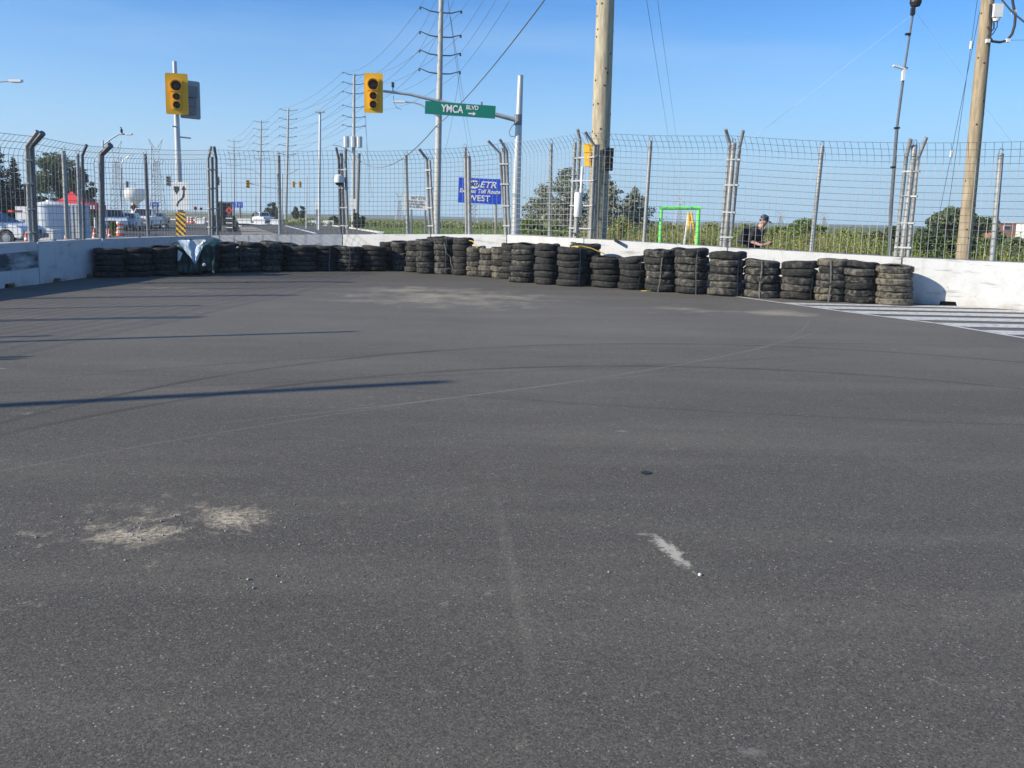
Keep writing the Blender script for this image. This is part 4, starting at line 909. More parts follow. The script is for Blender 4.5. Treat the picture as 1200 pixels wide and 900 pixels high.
far_signal(197.3, 212, 70, 'grey signal box seen from behind just left of the keep-right sign', colr=mat('pale_grey_box', (.42, .43, .43), .5), arm=[(206, 214), (197, 212)], h=.85)
far_signal(255, 212, 90, 'grey signal seen from behind by the pole above the tractor', colr=mat('grey_box', (.25, .28, .30), .5), pole_px=None, arm=[(259, 212), (254, 212)], h=.9)
far_signal(149, 216, 130, 'small far signal on the arm left of the water tower', (141.3, 197), arm=[(141, 216), (154, 214), (169, 212)], colr=GALVD, h=.9)
# ------------------------------------------------------------------ roadside signs
def board_sign(name, label, px0, py0, px1, py1, Y, m, legs, lines, leg_m=WOOD2, rz=0):
    a, b_ = atY(px0, py0, Y), atY(px1, py1, Y); c = (a+b_)/2; w_, h_ = b_.x-a.x, a.z-b_.z
    up = Vector((.03, 0, 1)).normalized(); r = Vector((1, 0, -.03)).normalized(); n = r.cross(up)
    t = thing(name, label, 'road sign', (c.x, Y, 0)); b = MB(); b.prism([(-w_/2, -h_/2), (w_/2, -h_/2), (w_/2, h_/2), (-w_/2, h_/2)], c-n*.03, r, up, n, .03); pan = b.build('panel', m, t)
    for lx in legs:
        p = c+Vector((lx*w_/2, .1, 0)); tubeobj('leg', [(p.x-.0, Y+.1, 0), (p.x, Y+.1, c.z+h_*.3)], .07*max(1, Y/60), leg_m, t, 6)
    for (txt, u, v, s, sx, mt, sh) in lines: text('lettering', txt, h_*s, face_frame(c+n*.012+r*(u*w_/2)+up*(v*h_/2), r, up), mt, pan, sx, sh, 'CENTER', h_*.006)
    return t, pan, c, r, up, n, w_, h_
NAVY = mat('sign_navy', (.01, .04, .28), .4); REDP = mat('sign_red', (.7, .05, .05), .4); GREYT = mat('sign_grey_text', (.25, .26, .28), .5)
t, pan, c, r_, up_, n_, w_, h_ = board_sign('toll_route_sign', 'blue toll route sign with white writing behind the fence', 537, 208.5, 587.5, 239, 52, BLUE, (-.55, .75), [('ETR', .36, .50, .34, 1.15, SGW, .25), ('Express Toll Route', .0, -.03, .23, .92, SGW, .2), ('WEST', -.02, -.60, .33, 1.05, SGW, 0)])
b = MB(); pl = [(cos(a)*w_*.13, sin(a)*h_*.17) for a in [2*pi*k/24 for k in range(24)]]; b.prism(pl, c+n_*.003+r_*(-.28*w_/2)+up_*(.5*h_/2), r_, up_, n_, .006); b.build('logo_oval', SGW, pan)
text('lettering', '407', h_*.26, face_frame(c+n_*.016+r_*(-.28*w_/2)+up_*(.5*h_/2), r_, up_), NAVY, pan, 1, .2, 'CENTER', .012)
b = MB(); b.prism([(-w_*.11, -.012), (w_*.11, -.012), (w_*.11, .012), (-w_*.11, .012)], c+n_*.004+r_*(.36*w_/2)+up_*(.30*h_/2), r_, up_, n_, .004); b.build('red_underline', REDP, pan)
t, pan, c, r_, up_, n_, w_, h_ = board_sign('notice_sign', 'white roadside sign with grey writing left of the hydro pole', 472, 228.5, 503, 246, 70, SGW, (-.35, .7), [('407 ETR', .12, .60, .28, 1.1, GREYT, .2), ('Toll Rd. Lane', .0, .12, .2, 1, GREYT, 0), ('Restrictions May', 0, -.22, .2, .9, GREYT, 0), ('Be In Effect', 0, -.62, .2, 1, GREYT, 0)], GALVD)
board_sign('direction_sign', 'small blue sign right of the water tower', 176, 237, 186.3, 242.5, 150, BLUE, (-.5, .5), [('WEST', 0, 0, .5, 1, SGW, 0)], GALVD)
board_sign('direction_sign', 'left panel of the far blue sign pair by the dark tractor', 270.5, 236.8, 276.3, 243.3, 150, BLUE, (0,), [('E', 0, 0, .5, 1, SGW, 0)], GALVD)
board_sign('direction_sign', 'right panel of the far blue sign pair by the dark tractor', 277, 236.8, 284.7, 243.6, 150, BLUE, (0,), [('W', 0, 0, .5, 1, SGW, 0)], GALVD)
board_sign('small_sign', 'small white sign on a dark post left of the tall light mast', 368.3, 237, 373.5, 245.3, 95, SGW, (.0,), [], GALVD)
def diamond(px, py, Y, s, label, m=ORG):
    c = atY(px, py, Y); t = thing('roadwork_sign', label, 'road sign', (c.x, Y, 0)); b = MB(); b.prism([(0, -s), (s, 0), (0, s), (-s, 0)], c, Vector((1, 0, 0)), Vector((0, 0, 1)), Vector((0, -1, 0)), .02); b.build('panel', m, t)
    b = MB(); b.prism([(-.03*s*8, -.4*s), (.03*s*8, -.4*s), (.03*s*8, .3*s), (-.03*s*8, .3*s)], c+Vector((0, -.024, 0)), Vector((1, 0, 0)), Vector((0, 0, 1)), Vector((0, -1, 0)), .004); b.build('symbol', BLK, t)
    tubeobj('stand_leg', [(c.x-.3, Y+.05, 0), c+Vector((0, .03, 0))], .03, GALVD, t, 6); tubeobj('stand_leg', [(c.x+.3, Y+.05, 0), c+Vector((0, .03, 0))], .03, GALVD, t, 6)
diamond(157, 243, 88, .42, 'orange diamond roadwork sign in front of the water tower')
diamond(268.5, 246.5, 70, .30, 'red diamond sign on the back of the dark tractor area', REDP)
for i, (px, py, m) in enumerate(((229, 244, ORG), (235.5, 244.5, SGW))):
    c = atY(px, py, 120); t = thing('roadwork_sign', ('small orange' if i == 0 else 'small white and red') + ' board above the far orange barrels', 'road sign', (c.x, 120, 0)); b = MB(); b.box(c, (.45, .04, .5)); b.build('panel', m, t); tubeobj('post', [(c.x, 120.1, 0), c+Vector((0, .05, 0))], .04, GALVD, t, 6)
    b = MB(); b.lathe([(.12, -.032), (.19, -.032)], c, 12, 'Y'); b.build('symbol', REDP if i else BLK, t)
# ------------------------------------------------------------------ dome camera, person, green frame, ladder
c = atY(397, 210.5, lerp(TY, 400)-.02); t = thing('dome_camera', 'white dome camera mounted on the fence posts', 'camera', tuple(c)); b = MB(); b.lathe([(.0, .16), (.06, .16), (.12, .12), (.135, .04), (.135, -.09)], c, 18); b.box(c+Vector((.1, .05, 0)), (.14, .1, .16)); b.build('housing', WHT, t, smooth=True)
b = MB(); b.lathe([(.12, -.09), (.11, -.13), (.06, -.18), (0, -.19)], c, 18); b.build('dome', BLK, t, smooth=True)
def green_frame():
    Y = 23.4; P = [atY(772, 300, Y), atY(775, 244, Y), atY(819, 244, Y), atY(815.5, 300, Y)]; P[0].z = 0; P[3].z = 0; t = thing('green_frame', 'bright green square gantry frame standing behind the wall', 'frame', (P[0].x, Y, 0))
    GF = mat('bright_green_paint', (.20, .95, .17), .5, 0, (.18, .88, .15), 3, .3)
    def bar(a, c, nm):
        b = MB(); d = c-a; L = d.length; M = d.to_track_quat('Z', 'Y').to_matrix(); b.tube([a, c], .048, 10); b.build(nm, GF, t)
    bar(P[0], P[1]+Vector((0, 0, -.04)), 'upright'); bar(P[3], P[2]+Vector((0, 0, -.04)), 'upright'); bar(P[1]+Vector((-.04, 0, .003)), P[2]+Vector((.04, 0, .003)), 'top_bar')
    # yellow step ladder
    Y = 25.7; YL = mat('yellow_fibreglass', (.95, .58, .04), .5); tp = atY(809, 249, Y); t = thing('step_ladder', 'yellow step ladder leaning open inside the green frame', 'ladder', (tp.x, Y, 0))
    for dx0, dx1, dy, m in ((-.12, .05, -.25, YL), (.05, .35, -.25, YL), (-.10, -.12, .5, SGW), (.05, .1, .5, SGW)): tubeobj('rail', [tp+Vector((dx0*.5, 0, 0)), (tp.x+dx1, Y+dy, 0)], .034, m, t, 6)
    for k in range(1, 6):
        z = tp.z*(1-k/6); f = k/6; b = MB(); b.box((tp.x+(.05+.35)/2*f-.02, Y-.25*f, z), (.12+.16*f, .08, .025)); b.build('tread', YL, t)
green_frame()
def to_mesh_obj(o, name, mtl, parent):
    dg = bpy.context.evaluated_depsgraph_get(); me = bpy.data.meshes.new_from_object(o.evaluated_get(dg)); me.name = name; bpy.data.objects.remove(o)
    me.materials.clear(); me.materials.append(mtl); me.polygons.foreach_set('use_smooth', [True]*len(me.polygons)); r = bpy.data.objects.new(name, me); COL.objects.link(r); r.parent = parent; return r
def skin(name, V, E, R, mtl, parent, sub=2, root=0):
    me = bpy.data.meshes.new(name); me.from_pydata(V, E, []); o = bpy.data.objects.new(name, me); COL.objects.link(o); md = o.modifiers.new('s', 'SKIN'); md.use_smooth_shade = True
    sv = me.skin_vertices[0].data if me.skin_vertices else None
    if sv is None: o.modifiers.clear(); return None
    for i, r in enumerate(R): sv[i].radius = (r, r) if not isinstance(r, tuple) else r; sv[i].use_root = (i == root)
    if sub: sb = o.modifiers.new('u', 'SUBSURF'); sb.levels = sub; sb.render_levels = sub
    return to_mesh_obj(o, name, mtl, parent)
def person():
    Y = 21.0; hd = atY(887, 250, Y); x = col(874, Y, 1); s = 1.0; H = hd.z   # facing +x, slightly towards camera
    t = thing('person', 'person in black clothes and dark cap looking down at something held in both hands', 'person', (x, Y, 0))
    k = H/1.80
    SK = mat('skin', (.62, .35, .25), .6); BK_ = mat('black_clothing', (.014, .014, .017), .85, 0, (.03, .03, .034), 6, .5); CAPM = mat('navy_cap', (.02, .03, .06), .8)
    # side view facing +x; y is lateral (camera sees the -y side)
    V = [(0, 0, .95), (.0, 0, 1.12), (.01, 0, 1.30), (.03, 0, 1.45), (.07, 0, 1.51), (.10, 0, 1.575), (.125, 0, 1.66), (.13, 0, 1.735),
         (0.0, -.18, 1.43), (-.02, -.26, 1.17), (.26, -.19, 1.12), (.34, -.12, 1.16), (0.0, .18, 1.43), (-.02, .25, 1.18), (.26, .14, 1.14), (.34, .06, 1.18),
         (0, -.10, .88), (.02, -.11, .50), (-.02, -.12, .10), (.10, -.13, .04), (0, .10, .88), (-.02, .11, .50), (-.05, .12, .10), (.08, .13, .04)]
    E = [(0, 1), (1, 2), (2, 3), (3, 4), (4, 5), (5, 6), (6, 7), (3, 8), (8, 9), (9, 10), (10, 11), (3, 12), (12, 13), (13, 14), (14, 15), (0, 16), (16, 17), (17, 18), (18, 19), (0, 20), (20, 21), (21, 22), (22, 23)]
    R = [(.13, .16), (.12, .15), (.13, .17), (.11, .15), .075, .075, .105, .09, .06, .045, .034, .03, .06, .045, .034, .03, .085, .06, .042, .04, .085, .06, .042, .04]
    # fingers of both hands, curled round a dark phone
    for s_, base in ((-1, 11), (1, 15)):
        bx, by, bz = V[base]
        for f in range(4):
            i0 = len(V); yy = by-s_*.0+(f-1.5)*.0; zz = bz+.03-f*.018; L = (.040, .046, .043, .034)[f]
            V += [(bx+.035, by-s_*.015, zz), (bx+.035+L*.6, by-s_*.035, zz+.005), (bx+.045+L*.7, by-s_*.035-s_*.02, zz)]; E += [(base, i0), (i0, i0+1), (i0+1, i0+2)]; R += [.009, .008, .007]
        i0 = len(V); V += [(bx+.01, by-s_*.02, bz+.045), (bx+.04, by-s_*.04, bz+.055)]; E += [(base, i0), (i0, i0+1)]; R += [.011, .009]
    V = [(a*k, b_*k, c_*k) for a, b_, c_ in V]; R = [tuple(q*k for q in r) if isinstance(r, tuple) else r*k for r in R]
    skin('body', V, E, R, SK, t)
    sh = lambda ids, pad, rr: ([V[i] for i in ids], rr)
    def cloth(name, ids, edges, rad, mtl, ends=None):
        vv = [list(V[i]) for i in ids]; 
        if ends:
            for i, p in ends.items(): vv[i] = [q*k for q in p]
        return skin(name, [tuple(v) for v in vv], edges, [tuple(q*k for q in r) if isinstance(r, tuple) else r*k for r in rad], mtl, t)
    cloth('shirt', [0, 1, 2, 3, 4, 8, 9, 12, 13, 9, 13], [(0, 1), (1, 2), (2, 3), (3, 4), (3, 5), (5, 6), (6, 9), (3, 7), (7, 8), (8, 10)], [(.175, .21), (.17, .20), (.18, .22), (.15, .19), .075, .085, .068, .085, .068, .06, .06], BK_, {4: (.055, 0, 1.50), 9: (.03, -.22, 1.16), 10: (.03, .21, 1.17)})
    cloth('trousers', [0, 16, 17, 18, 20, 21, 22], [(0, 1), (1, 2), (2, 3), (0, 4), (4, 5), (5, 6)], [(.15, .18), .105, .08, .062, .105, .08, .062], BK_)
    hx, hz_ = .13*k, 1.70*k
    b = MB(); n = 16; b.lathe([(.103, -.005), (.106, .03), (.095, .075), (.06, .105), (0, .115)], (0, 0, 0), n)
    M = Matrix.Translation((hx-.005, 0, hz_+.01)) @ Matrix.Rotation(.30, 4, 'Y'); b.v = [tuple(M @ Vector(v)) for v in b.v]; b.build('cap', CAPM, t, smooth=True, local=True)
    b = MB(); pl = [(.07, -.085), (.13, -.08), (.185, -.05), (.20, 0), (.185, .05), (.13, .08), (.07, .085)]; b.prism(pl, (0, 0, 0), Vector((1, 0, 0)), Vector((0, 1, 0)), Vector((0, 0, 1)), .012); b.v = [tuple(M @ Vector(v)) for v in b.v]; b.build('cap_brim', CAPM, t, local=True)
    b = MB(); b.lathe([(0, -.02), (.018, -.01), (.012, .02), (0, .03)], (hx+.10, 0, hz_-.055), 7); b.build('nose', SK, t, local=True)
    for s_ in (-1, 1):
        b = MB(); b.lathe([(0, -.008), (.022, -.004), (.024, .006), (0, .01)], (hx-.01, s_*.093, hz_-.04), 9, 'Y'); b.build('ear', SK, t, local=True)
        b = MB(); b.lathe([(0, -.006), (.010, 0), (0, .006)], (hx+.078, s_*.04, hz_-.03), 7); b.build('eye', BLK, t, local=True)
    b = MB(); b.box((hx+.085, 0, hz_-.09), (.01, .045, .008)); b.build('mouth', mat('lip', (.35, .13, .11), .6), t, local=True)
    b = MB()
    b.lathe([(.094, -.05), (.098, -.02), (.10, .0)], (hx-.018, 0, hz_), 14, close=False); b.build('hair', mat('dark_hair', (.03, .025, .02), .9), t, local=True)
    b = MB(); b.box((.42*k, -.03, 1.19*k), (.012, .15, .08), M=Matrix.Rotation(.5, 3, 'Y')); tag(b.build('phone', BLK, None, loc=None), None); o = COL.objects['phone'] if 'phone' in COL.objects else None
    if o: o.location = (x, Y, 0); tag(o, 'dark phone held in both hands by the person in black', 'phone')
    b = MB(); b.box((-.24*k, 0, 1.24*k), (.17, .28, .40), M=Matrix.Rotation(.15, 3, 'Y')); b.box((-.34*k, 0, 1.16*k), (.07, .2, .2), M=Matrix.Rotation(.15, 3, 'Y')); bp = b.build('backpack', mat('charcoal_nylon', (.03, .035, .04), .8), None, loc=None); bp.location = (x, Y, 0)
    md = bp.modifiers.new('bevel', 'BEVEL'); md.width = .04; md.segments = 3; tag(bp, 'charcoal backpack worn by the person in black', 'backpack')
    t.rotation_euler = (0, .17, -.65)
    for q in (o, bp):
        if q: q.rotation_euler = (0, .17, -.65)
person()
# ------------------------------------------------------------------ vehicles
def vehicle(kind, label, loc, rz, paint=CARW, name=None):
    t = thing(name or kind, label, {'pickup_truck': 'pickup truck', 'parked_suv': 'car', 'parked_car': 'car'}[kind], loc, rz)
    L, W, H = {'pickup_truck': (5.6, 2.0, 1.9), 'parked_suv': (4.7, 1.9, 1.75), 'parked_car': (4.6, 1.82, 1.46)}[kind]
    h = W/2; g0 = .28
    if kind == 'pickup_truck':
        low = [(-L/2, g0+.15), (-L/2, 1.12), (-.45, 1.14), (1.15, 1.16), (2.5, 1.10), (L/2-.05, .98), (L/2, .5), (L/2-.1, g0)]; cb = (-.55, 1.35); ct = (-.35, .55); cz = (1.14, H)
    elif kind == 'parked_suv':
        low = [(-L/2, g0+.1), (-L/2, 1.02), (-.8, 1.06), (1.05, 1.06), (2.05, .98), (L/2-.03, .82), (L/2, .45), (L/2-.1, g0)]; cb = (-L/2+.05, 1.25); ct = (-L/2+.35, .35); cz = (1.05, H)
    else:
        low = [(-L/2, g0+.1), (-L/2, .95), (-1.5, 1.0), (1.0, .98), (2.0, .86), (L/2-.03, .72), (L/2, .45), (L/2-.1, g0)]; cb = (-1.9, 1.3); ct = (-1.2, .3); cz = (.96, H)
    R_ = .37 if kind != 'parked_car' else .32; wx = (-L*.31, L*.33)
    # body side with wheel arches
    lo2 = []
    pts = [(x, z) for x, z in low]
    arch = []
    for c in (wx[1], wx[0]):
        for k_ in range(0, 9): a = pi*k_/8; arch.append((c+(R_+.06)*cos(a), .02+R_+(R_+.05)*sin(a)-.02 if False else max(g0, R_+(R_+.05)*sin(a))))
    poly = pts+arch
    b = MB(); b.prism(poly, (0, -h, 0), Vector((1, 0, 0)), Vector((0, 0, 1)), Vector((0, 1, 0)), W); body = b.build('body', paint, t, local=True)
    md = body.modifiers.new('bevel', 'BEVEL'); md.width = .06; md.segments = 2; md.limit_method = 'ANGLE'
    b = MB(); hi = h-.06; ht = h-.24
    V = [(cb[0], -hi, cz[0]-.03), (cb[1], -hi, cz[0]-.03), (cb[1], hi, cz[0]-.03), (cb[0], hi, cz[0]-.03), (ct[0], -ht, cz[1]), (ct[1], -ht, cz[1]), (ct[1], ht, cz[1]), (ct[0], ht, cz[1])]
    b.raw(V, [(0, 3, 2, 1), (4, 5, 6, 7), (0, 1, 5, 4), (1, 2, 6, 5), (2, 3, 7, 6), (3, 0, 4, 7)]); cab = b.build('cab', paint, t, local=True); md = cab.modifiers.new('bevel', 'BEVEL'); md.width = .05; md.segments = 2
    V = [Vector(v) for v in V]
    def pane(i, j, k_, l, a0, a1, b0, b1, nm):
        A, B, C2, D = V[i], V[j], V[k_], V[l]; n = (B-A).cross(D-A).normalized()
        mid = sum(V, Vector())/8
        if n.dot((A+B+C2+D)/4-mid) < 0: n = -n
        def q(u, v): return A.lerp(B, u).lerp(D.lerp(C2, u), v)+n*.012
        b = MB(); F = [q(a0, b0), q(a1, b0), q(a1, b1), q(a0, b1)]; b.raw(F+[f-n*.03 for f in F], [(0, 1, 2, 3), (7, 6, 5, 4), (0, 4, 5, 1), (1, 5, 6, 2), (2, 6, 7, 3), (3, 7, 4, 0)]); return b.build(nm, GLASS, t, local=True)
    pane(1, 2, 6, 5, .06, .94, .12, .90, 'windscreen'); pane(0, 3, 7, 4, .08, .92, .2, .88, 'rear_window')
    for (i, j, k_, l) in ((0, 1, 5, 4), (3, 2, 6, 7)): pane(i, j, k_, l, .08, .48, .2, .86, 'side_window'); pane(i, j, k_, l, .53, .90, .2, .86, 'side_window')
    for c in wx:
        for s_ in (-1, 1):
            b = MB(); b.lathe([(R_*.6, -.11), (R_*.95, -.10), (R_, -.05), (R_, .05), (R_*.95, .10), (R_*.6, .11)], (c, s_*(h-.12), R_), 18, 'Y'); wh = b.build('wheel', RUB, t, local=True)
            b = MB(); b.lathe([(.0, -.125), (R_*.3, -.12), (R_*.62, -.115), (R_*.62, .115), (R_*.3, .12), (0, .125)], (c, s_*(h-.12), R_), 12, 'Y'); b.build('rim', RIM, wh, local=True)
    zf = low[-3][1]
    for s_ in (-1, 1):
        b = MB(); b.box((L/2-.03, s_*(h-.28), zf-.12), (.08, .34, .16)); b.build('headlight', mat('headlight_glass', (.6, .62, .65), .15), t, local=True)
        b = MB(); b.box((-L/2+.0, s_*(h-.12), .9), (.05, .16, .26)); b.build('tail_light', mat('tail_light_red', (.35, .01, .01), .3), t, local=True)
        b = MB(); b.box((cb[1]-.2, s_*(h+.09), cz[0]+.08), (.12, .2, .16)); b.build('wing_mirror', paint, t, local=True)
    b = MB(); b.box((L/2-.01, 0, zf-.14), (.06, W*.5, .24)); b.build('grille', BLK, t, local=True)
    b = MB(); b.box((L/2+.02, 0, .42), (.14, W*.96, .2)); b.box((-L/2-.02, 0, .45), (.14, W*.96, .2)); b.build('bumper', mat('bumper_grey', (.2, .2, .21), .5), t, local=True)
    b = MB(); b.box((0, 0, .3), (L*.9, W*.8, .12)); b.build('underbody', BLK, t, local=True)
    return t
def vpos(px, Y): return (col(px, Y, .5), Y, 0)
v = vehicle('parked_car', 'white car at the far left edge behind the bent fence posts', vpos(-16, 39), radians(-3)); 
b = MB(); p = Vector(vpos(18, 37)); c = thing('light_bar', 'small orange light bar on the roof of the leftmost white car', 'light bar', (p.x-1.1, 39, 1.46)); b.box((p.x-1.1, 39, 1.50), (.2, .8, .09)); b.build('lamp', ORG, c)
vehicle('pickup_truck', 'white pickup facing the camera, right of the parked group', vpos(171, 82), radians(-80))
vehicle('parked_car', 'pale blue-white car between two white vehicles at the left', vpos(150, 74), radians(-75), mat('pale_blue_paint', (.45, .52, .60), .3))
vehicle('parked_suv', 'white SUV parked behind the orange barrel, leftmost of the parked group', vpos(133, 72), radians(-62))
vehicle('parked_car', 'dark car at the right end of the parked group', vpos(183, 88), radians(-80), mat('dark_paint', (.05, .055, .06), .3))
vehicle('pickup_truck', 'far white pickup on the road seen from its rear corner', vpos(309, 142), radians(100+25))
def tractor():
    Y = 76; p = Vector(vpos(264, Y)); t = thing('tractor', 'dark loader tractor with glazed cab standing on the road', 'tractor', tuple(p), radians(100)); t.scale = (.88, .88, .88); D = mat('dark_machine_paint', (.03, .03, .03), .5, 0, (.10, .085, .065), 4, .6)
    b = MB(); b.box((.9, 0, 1.15), (1.9, .9, .7)); b.box((-.5, 0, .9), (1.4, 1.1, .6)); bd = b.build('body', D, t, local=True); m = bd.modifiers.new('bevel', 'BEVEL'); m.width = .08; m.segments = 2
    b = MB()
    for x, y in ((-.95, -.62), (-.95, .62), (.35, -.62), (.35, .62)): b.box((x, y, 2.0), (.09, .09, 1.6))
    b.box((-.3, 0, 2.83), (1.6, 1.45, .12)); b.build('cab_frame', D, t, local=True)
    b = MB(); b.box((-.3, 0, 2.0), (1.24, 1.2, 1.5)); b.build('cab_glass', mat('tinted_glass', (.02, .03, .035), .25), t, local=True)
    for x, r in ((-.8, .8), (1.4, .5)):
        for s_ in (-1, 1):
            b = MB(); b.lathe([(r*.5, -.22), (r*.93, -.2), (r, -.14), (r, .14), (r*.93, .2), (r*.5, .22)], (x, s_*.85, r), 20, 'Y'); wh = b.build('wheel', RUB, t, local=True)
            b = MB(); b.lathe([(0, -.23), (r*.52, -.225), (r*.52, .225), (0, .23)], (x, s_*.85, r), 12, 'Y'); b.build('rim', mat('yellow_rim', (.5, .35, .05), .5), wh, local=True)
    b = MB(); b.tube([(-1.5, 0, .8), (-1.9, 0, 2.2), (-2.5, 0, 2.9), (-2.7, 0, 1.4)], [.14, .12, .1, .08], 6); b.build('boom', D, t, local=True); b = MB(); b.box((-2.7, 0, 1.0), (.5, .7, .6)); b.build('bucket', D, t, local=True)
    b = MB(); b.tube([(1.0, .3, 1.5), (1.0, .3, 2.3)], .05, 6); b.build('exhaust', D, t, local=True)
    Y = 68; x = col(268.5, Y, .7); b = MB(); t = thing('striped_board', 'black and white checked board below the red diamond sign', 'barrier board', (x, Y, 0))
    for k in range(3):
        b = MB(); b.box((x, Y, .30+k*.36), (.45, .06, .27)); b.build('panel', BLK, t); b = MB(); b.box((x, Y, .48+k*.36), (.5, .05, .07)); b.build('rail', SGW, t)
tractor()
# cones and barrels
def cone_proto(label, loc):
    t = thing('traffic_cone', label, 'traffic cone', loc, 0, 'orange traffic cones behind the left wall'); b = MB(); b.lathe([(.16, .03), (.115, .26)], (0, 0, 0), 16, close=False); b.lathe([(.10, .34), (.075, .46)], (0, 0, 0), 16, close=False); b.lathe([(.062, .52), (.035, .70), (.02, .71)], (0, 0, 0), 16); b.build('cone_body', ORG, t, local=True, smooth=True)
    b = MB(); b.lathe([(.117, .26), (.102, .34)], (0, 0, 0), 16, close=False); b.lathe([(.077, .46), (.06, .52)], (0, 0, 0), 16, close=False); b.build('reflective_band', SGW, t, local=True, smooth=True)
    b = MB(); b.box((0, 0, .02), (.38, .38, .04)); b.build('base', ORG, t, local=True); return t
cn = cone_proto('orange cone beside the leftmost white car', (col(31.5, 31, .5), 31, .0))
for ch in cn.children: pass
dup(cn, (col(78, 34.5, .5), 34.5, 0), label='orange cone in front of the white tank'); dup(cn, (col(128.5, 38, .5), 38, 0), label='orange cone just right of the thick bent fence post'); dup(cn, (col(111, 40, .5), 40, 0), label='orange cone right of the red canopy leg')
for c in [o for o in COL.objects if o.name.startswith('traffic_cone')]: c.scale = (1.12, 1.12, 1.12)
def barrel_proto(label, loc, s=1):
    t = thing('traffic_barrel', label, 'traffic barrel', loc, 0, 'orange and white traffic barrels'); 
    zz = [0, .2, .36, .52, .68, .84, 1.0]; rr = [.30, .285, .27, .258, .247, .236, .225]
    b = MB(); b2 = MB()
    for i in range(6): (b if i % 2 == 0 else b2).lathe([(rr[i], zz[i]), (rr[i+1], zz[i+1])], (0, 0, 0), 16, close=(i == 5))
    b2.lathe([(.225, 1.0), (.10, 1.04)], (0, 0, 0), 16); b.build('barrel_body', ORG, t, local=True); b2.build('white_band', SGW, t, local=True); return t
bp_ = barrel_proto('orange barrel standing before the leftmost SUV of the parked group', (col(140.5, 56, .5), 56, 0)); bp_.scale = (.9, .9, .95)
for px, Y, lb in ((221, 128, 'far orange barrel just right of the hazard marker, leftmost of four'), (224.5, 126, 'far orange barrel, second right of the hazard marker'), (230.5, 128, 'far orange barrel standing alone between two pairs'), (240, 126, 'far orange barrel nearest to the fence post trio')): dup(bp_, (col(px, Y, .5), Y, 0), label=lb)
# small planter-like bush between barrel and cone
# ------------------------------------------------------------------ tank, boxes, canopy
def tank():
    Y = 46; x0, x1 = col(41.5, Y, 1), col(78, Y, 1); cx = (x0+x1)/2; r = (x1-x0)/2*1.0; top = atY(60, 239.2, Y).z; TNK = mat('white_tank_plastic', (.70, .74, .78), .5, 0, (.62, .66, .70), 1.2, .5)
    t = thing('water_tank', 'round white tank with low lid behind the fence at the left', 'tank', (cx, Y, 0)); b = MB(); b.lathe([(r*.98, 0), (r, .1), (r, top-.12)], (cx, Y, 0), 32); b.build('tank_wall', TNK, t, smooth=True)
    b = MB(); b.lathe([(r+.05, top-.12), (r+.06, top-.02), (r*.9, top+.05), (r*.25, top+.14), (r*.2, top+.22), (0, top+.24)], (cx, Y, 0), 32); b.build('lid', WHT, t, smooth=True)
    b = MB()
    for z in (.5, 1.0): b.lathe([(r+.004, z), (r+.02, z+.03), (r+.004, z+.06)], (cx, Y, 0), 32, close=False)
    b.build('hoop', TNK, t)
    Y2 = 48; xa, xb = col(76, Y2, 1), col(99, Y2, 1); tp = atY(88, 240, Y2).z; t = thing('storage_container', 'pale grey-blue box container right of the white tank, under the red canopy edge', 'container', ((xa+xb)/2, Y2, 0)); b = MB(); b.box(((xa+xb)/2, Y2, tp/2), (xb-xa, 1.2, tp)); b.build('shell', mat('pale_container', (.5, .56, .62), .6, 0, (.42, .47, .52), 1, .5), t)
    b = MB()
    for k in range(5): b.box((xa+(xb-xa)*(k+.5)/5, Y2-.61, tp/2), (.05, .04, tp-.1))
    b.build('rib', mat('container_rib', (.38, .42, .47), .6), t)
    b = MB(); b.box(((xa+xb)/2, Y2, tp+.02), (xb-xa+.06, 1.26, .05)); b.build('roof', WHT, t)
    Yb = 42; xa, xb = col(44, Yb, .5), col(67, Yb, .5); tp = atY(55, 269.5, Yb).z; t = thing('white_bin', 'low white box bin in front of the white tank', 'bin', ((xa+xb)/2, Yb, 0)); b = MB(); b.box(((xa+xb)/2, Yb, tp/2-.03), (xb-xa-.05, .7, tp-.06)); bd = b.build('box', WHT, t)
    b = MB(); b.box(((xa+xb)/2, Yb, tp), (xb-xa, .76, .06)); b.box(((xa+xb)/2+.1, Yb, tp+.05), (.2, .3, .05)); b.build('lid', SGW, t)
    xs = col(30, 50, 1); t = thing('white_cabinet', 'white box left of the tank behind the bent posts', 'cabinet', (xs, 50, 0)); b = MB(); tp = atY(30, 242, 50).z; b.box((xs, 50, tp/2), (.8, .6, tp)); b.build('shell', WHT, t); b = MB(); b.box((xs, 49.69, tp/2), (.66, .02, tp*.8)); b.build('door', SGW, t)
tank()
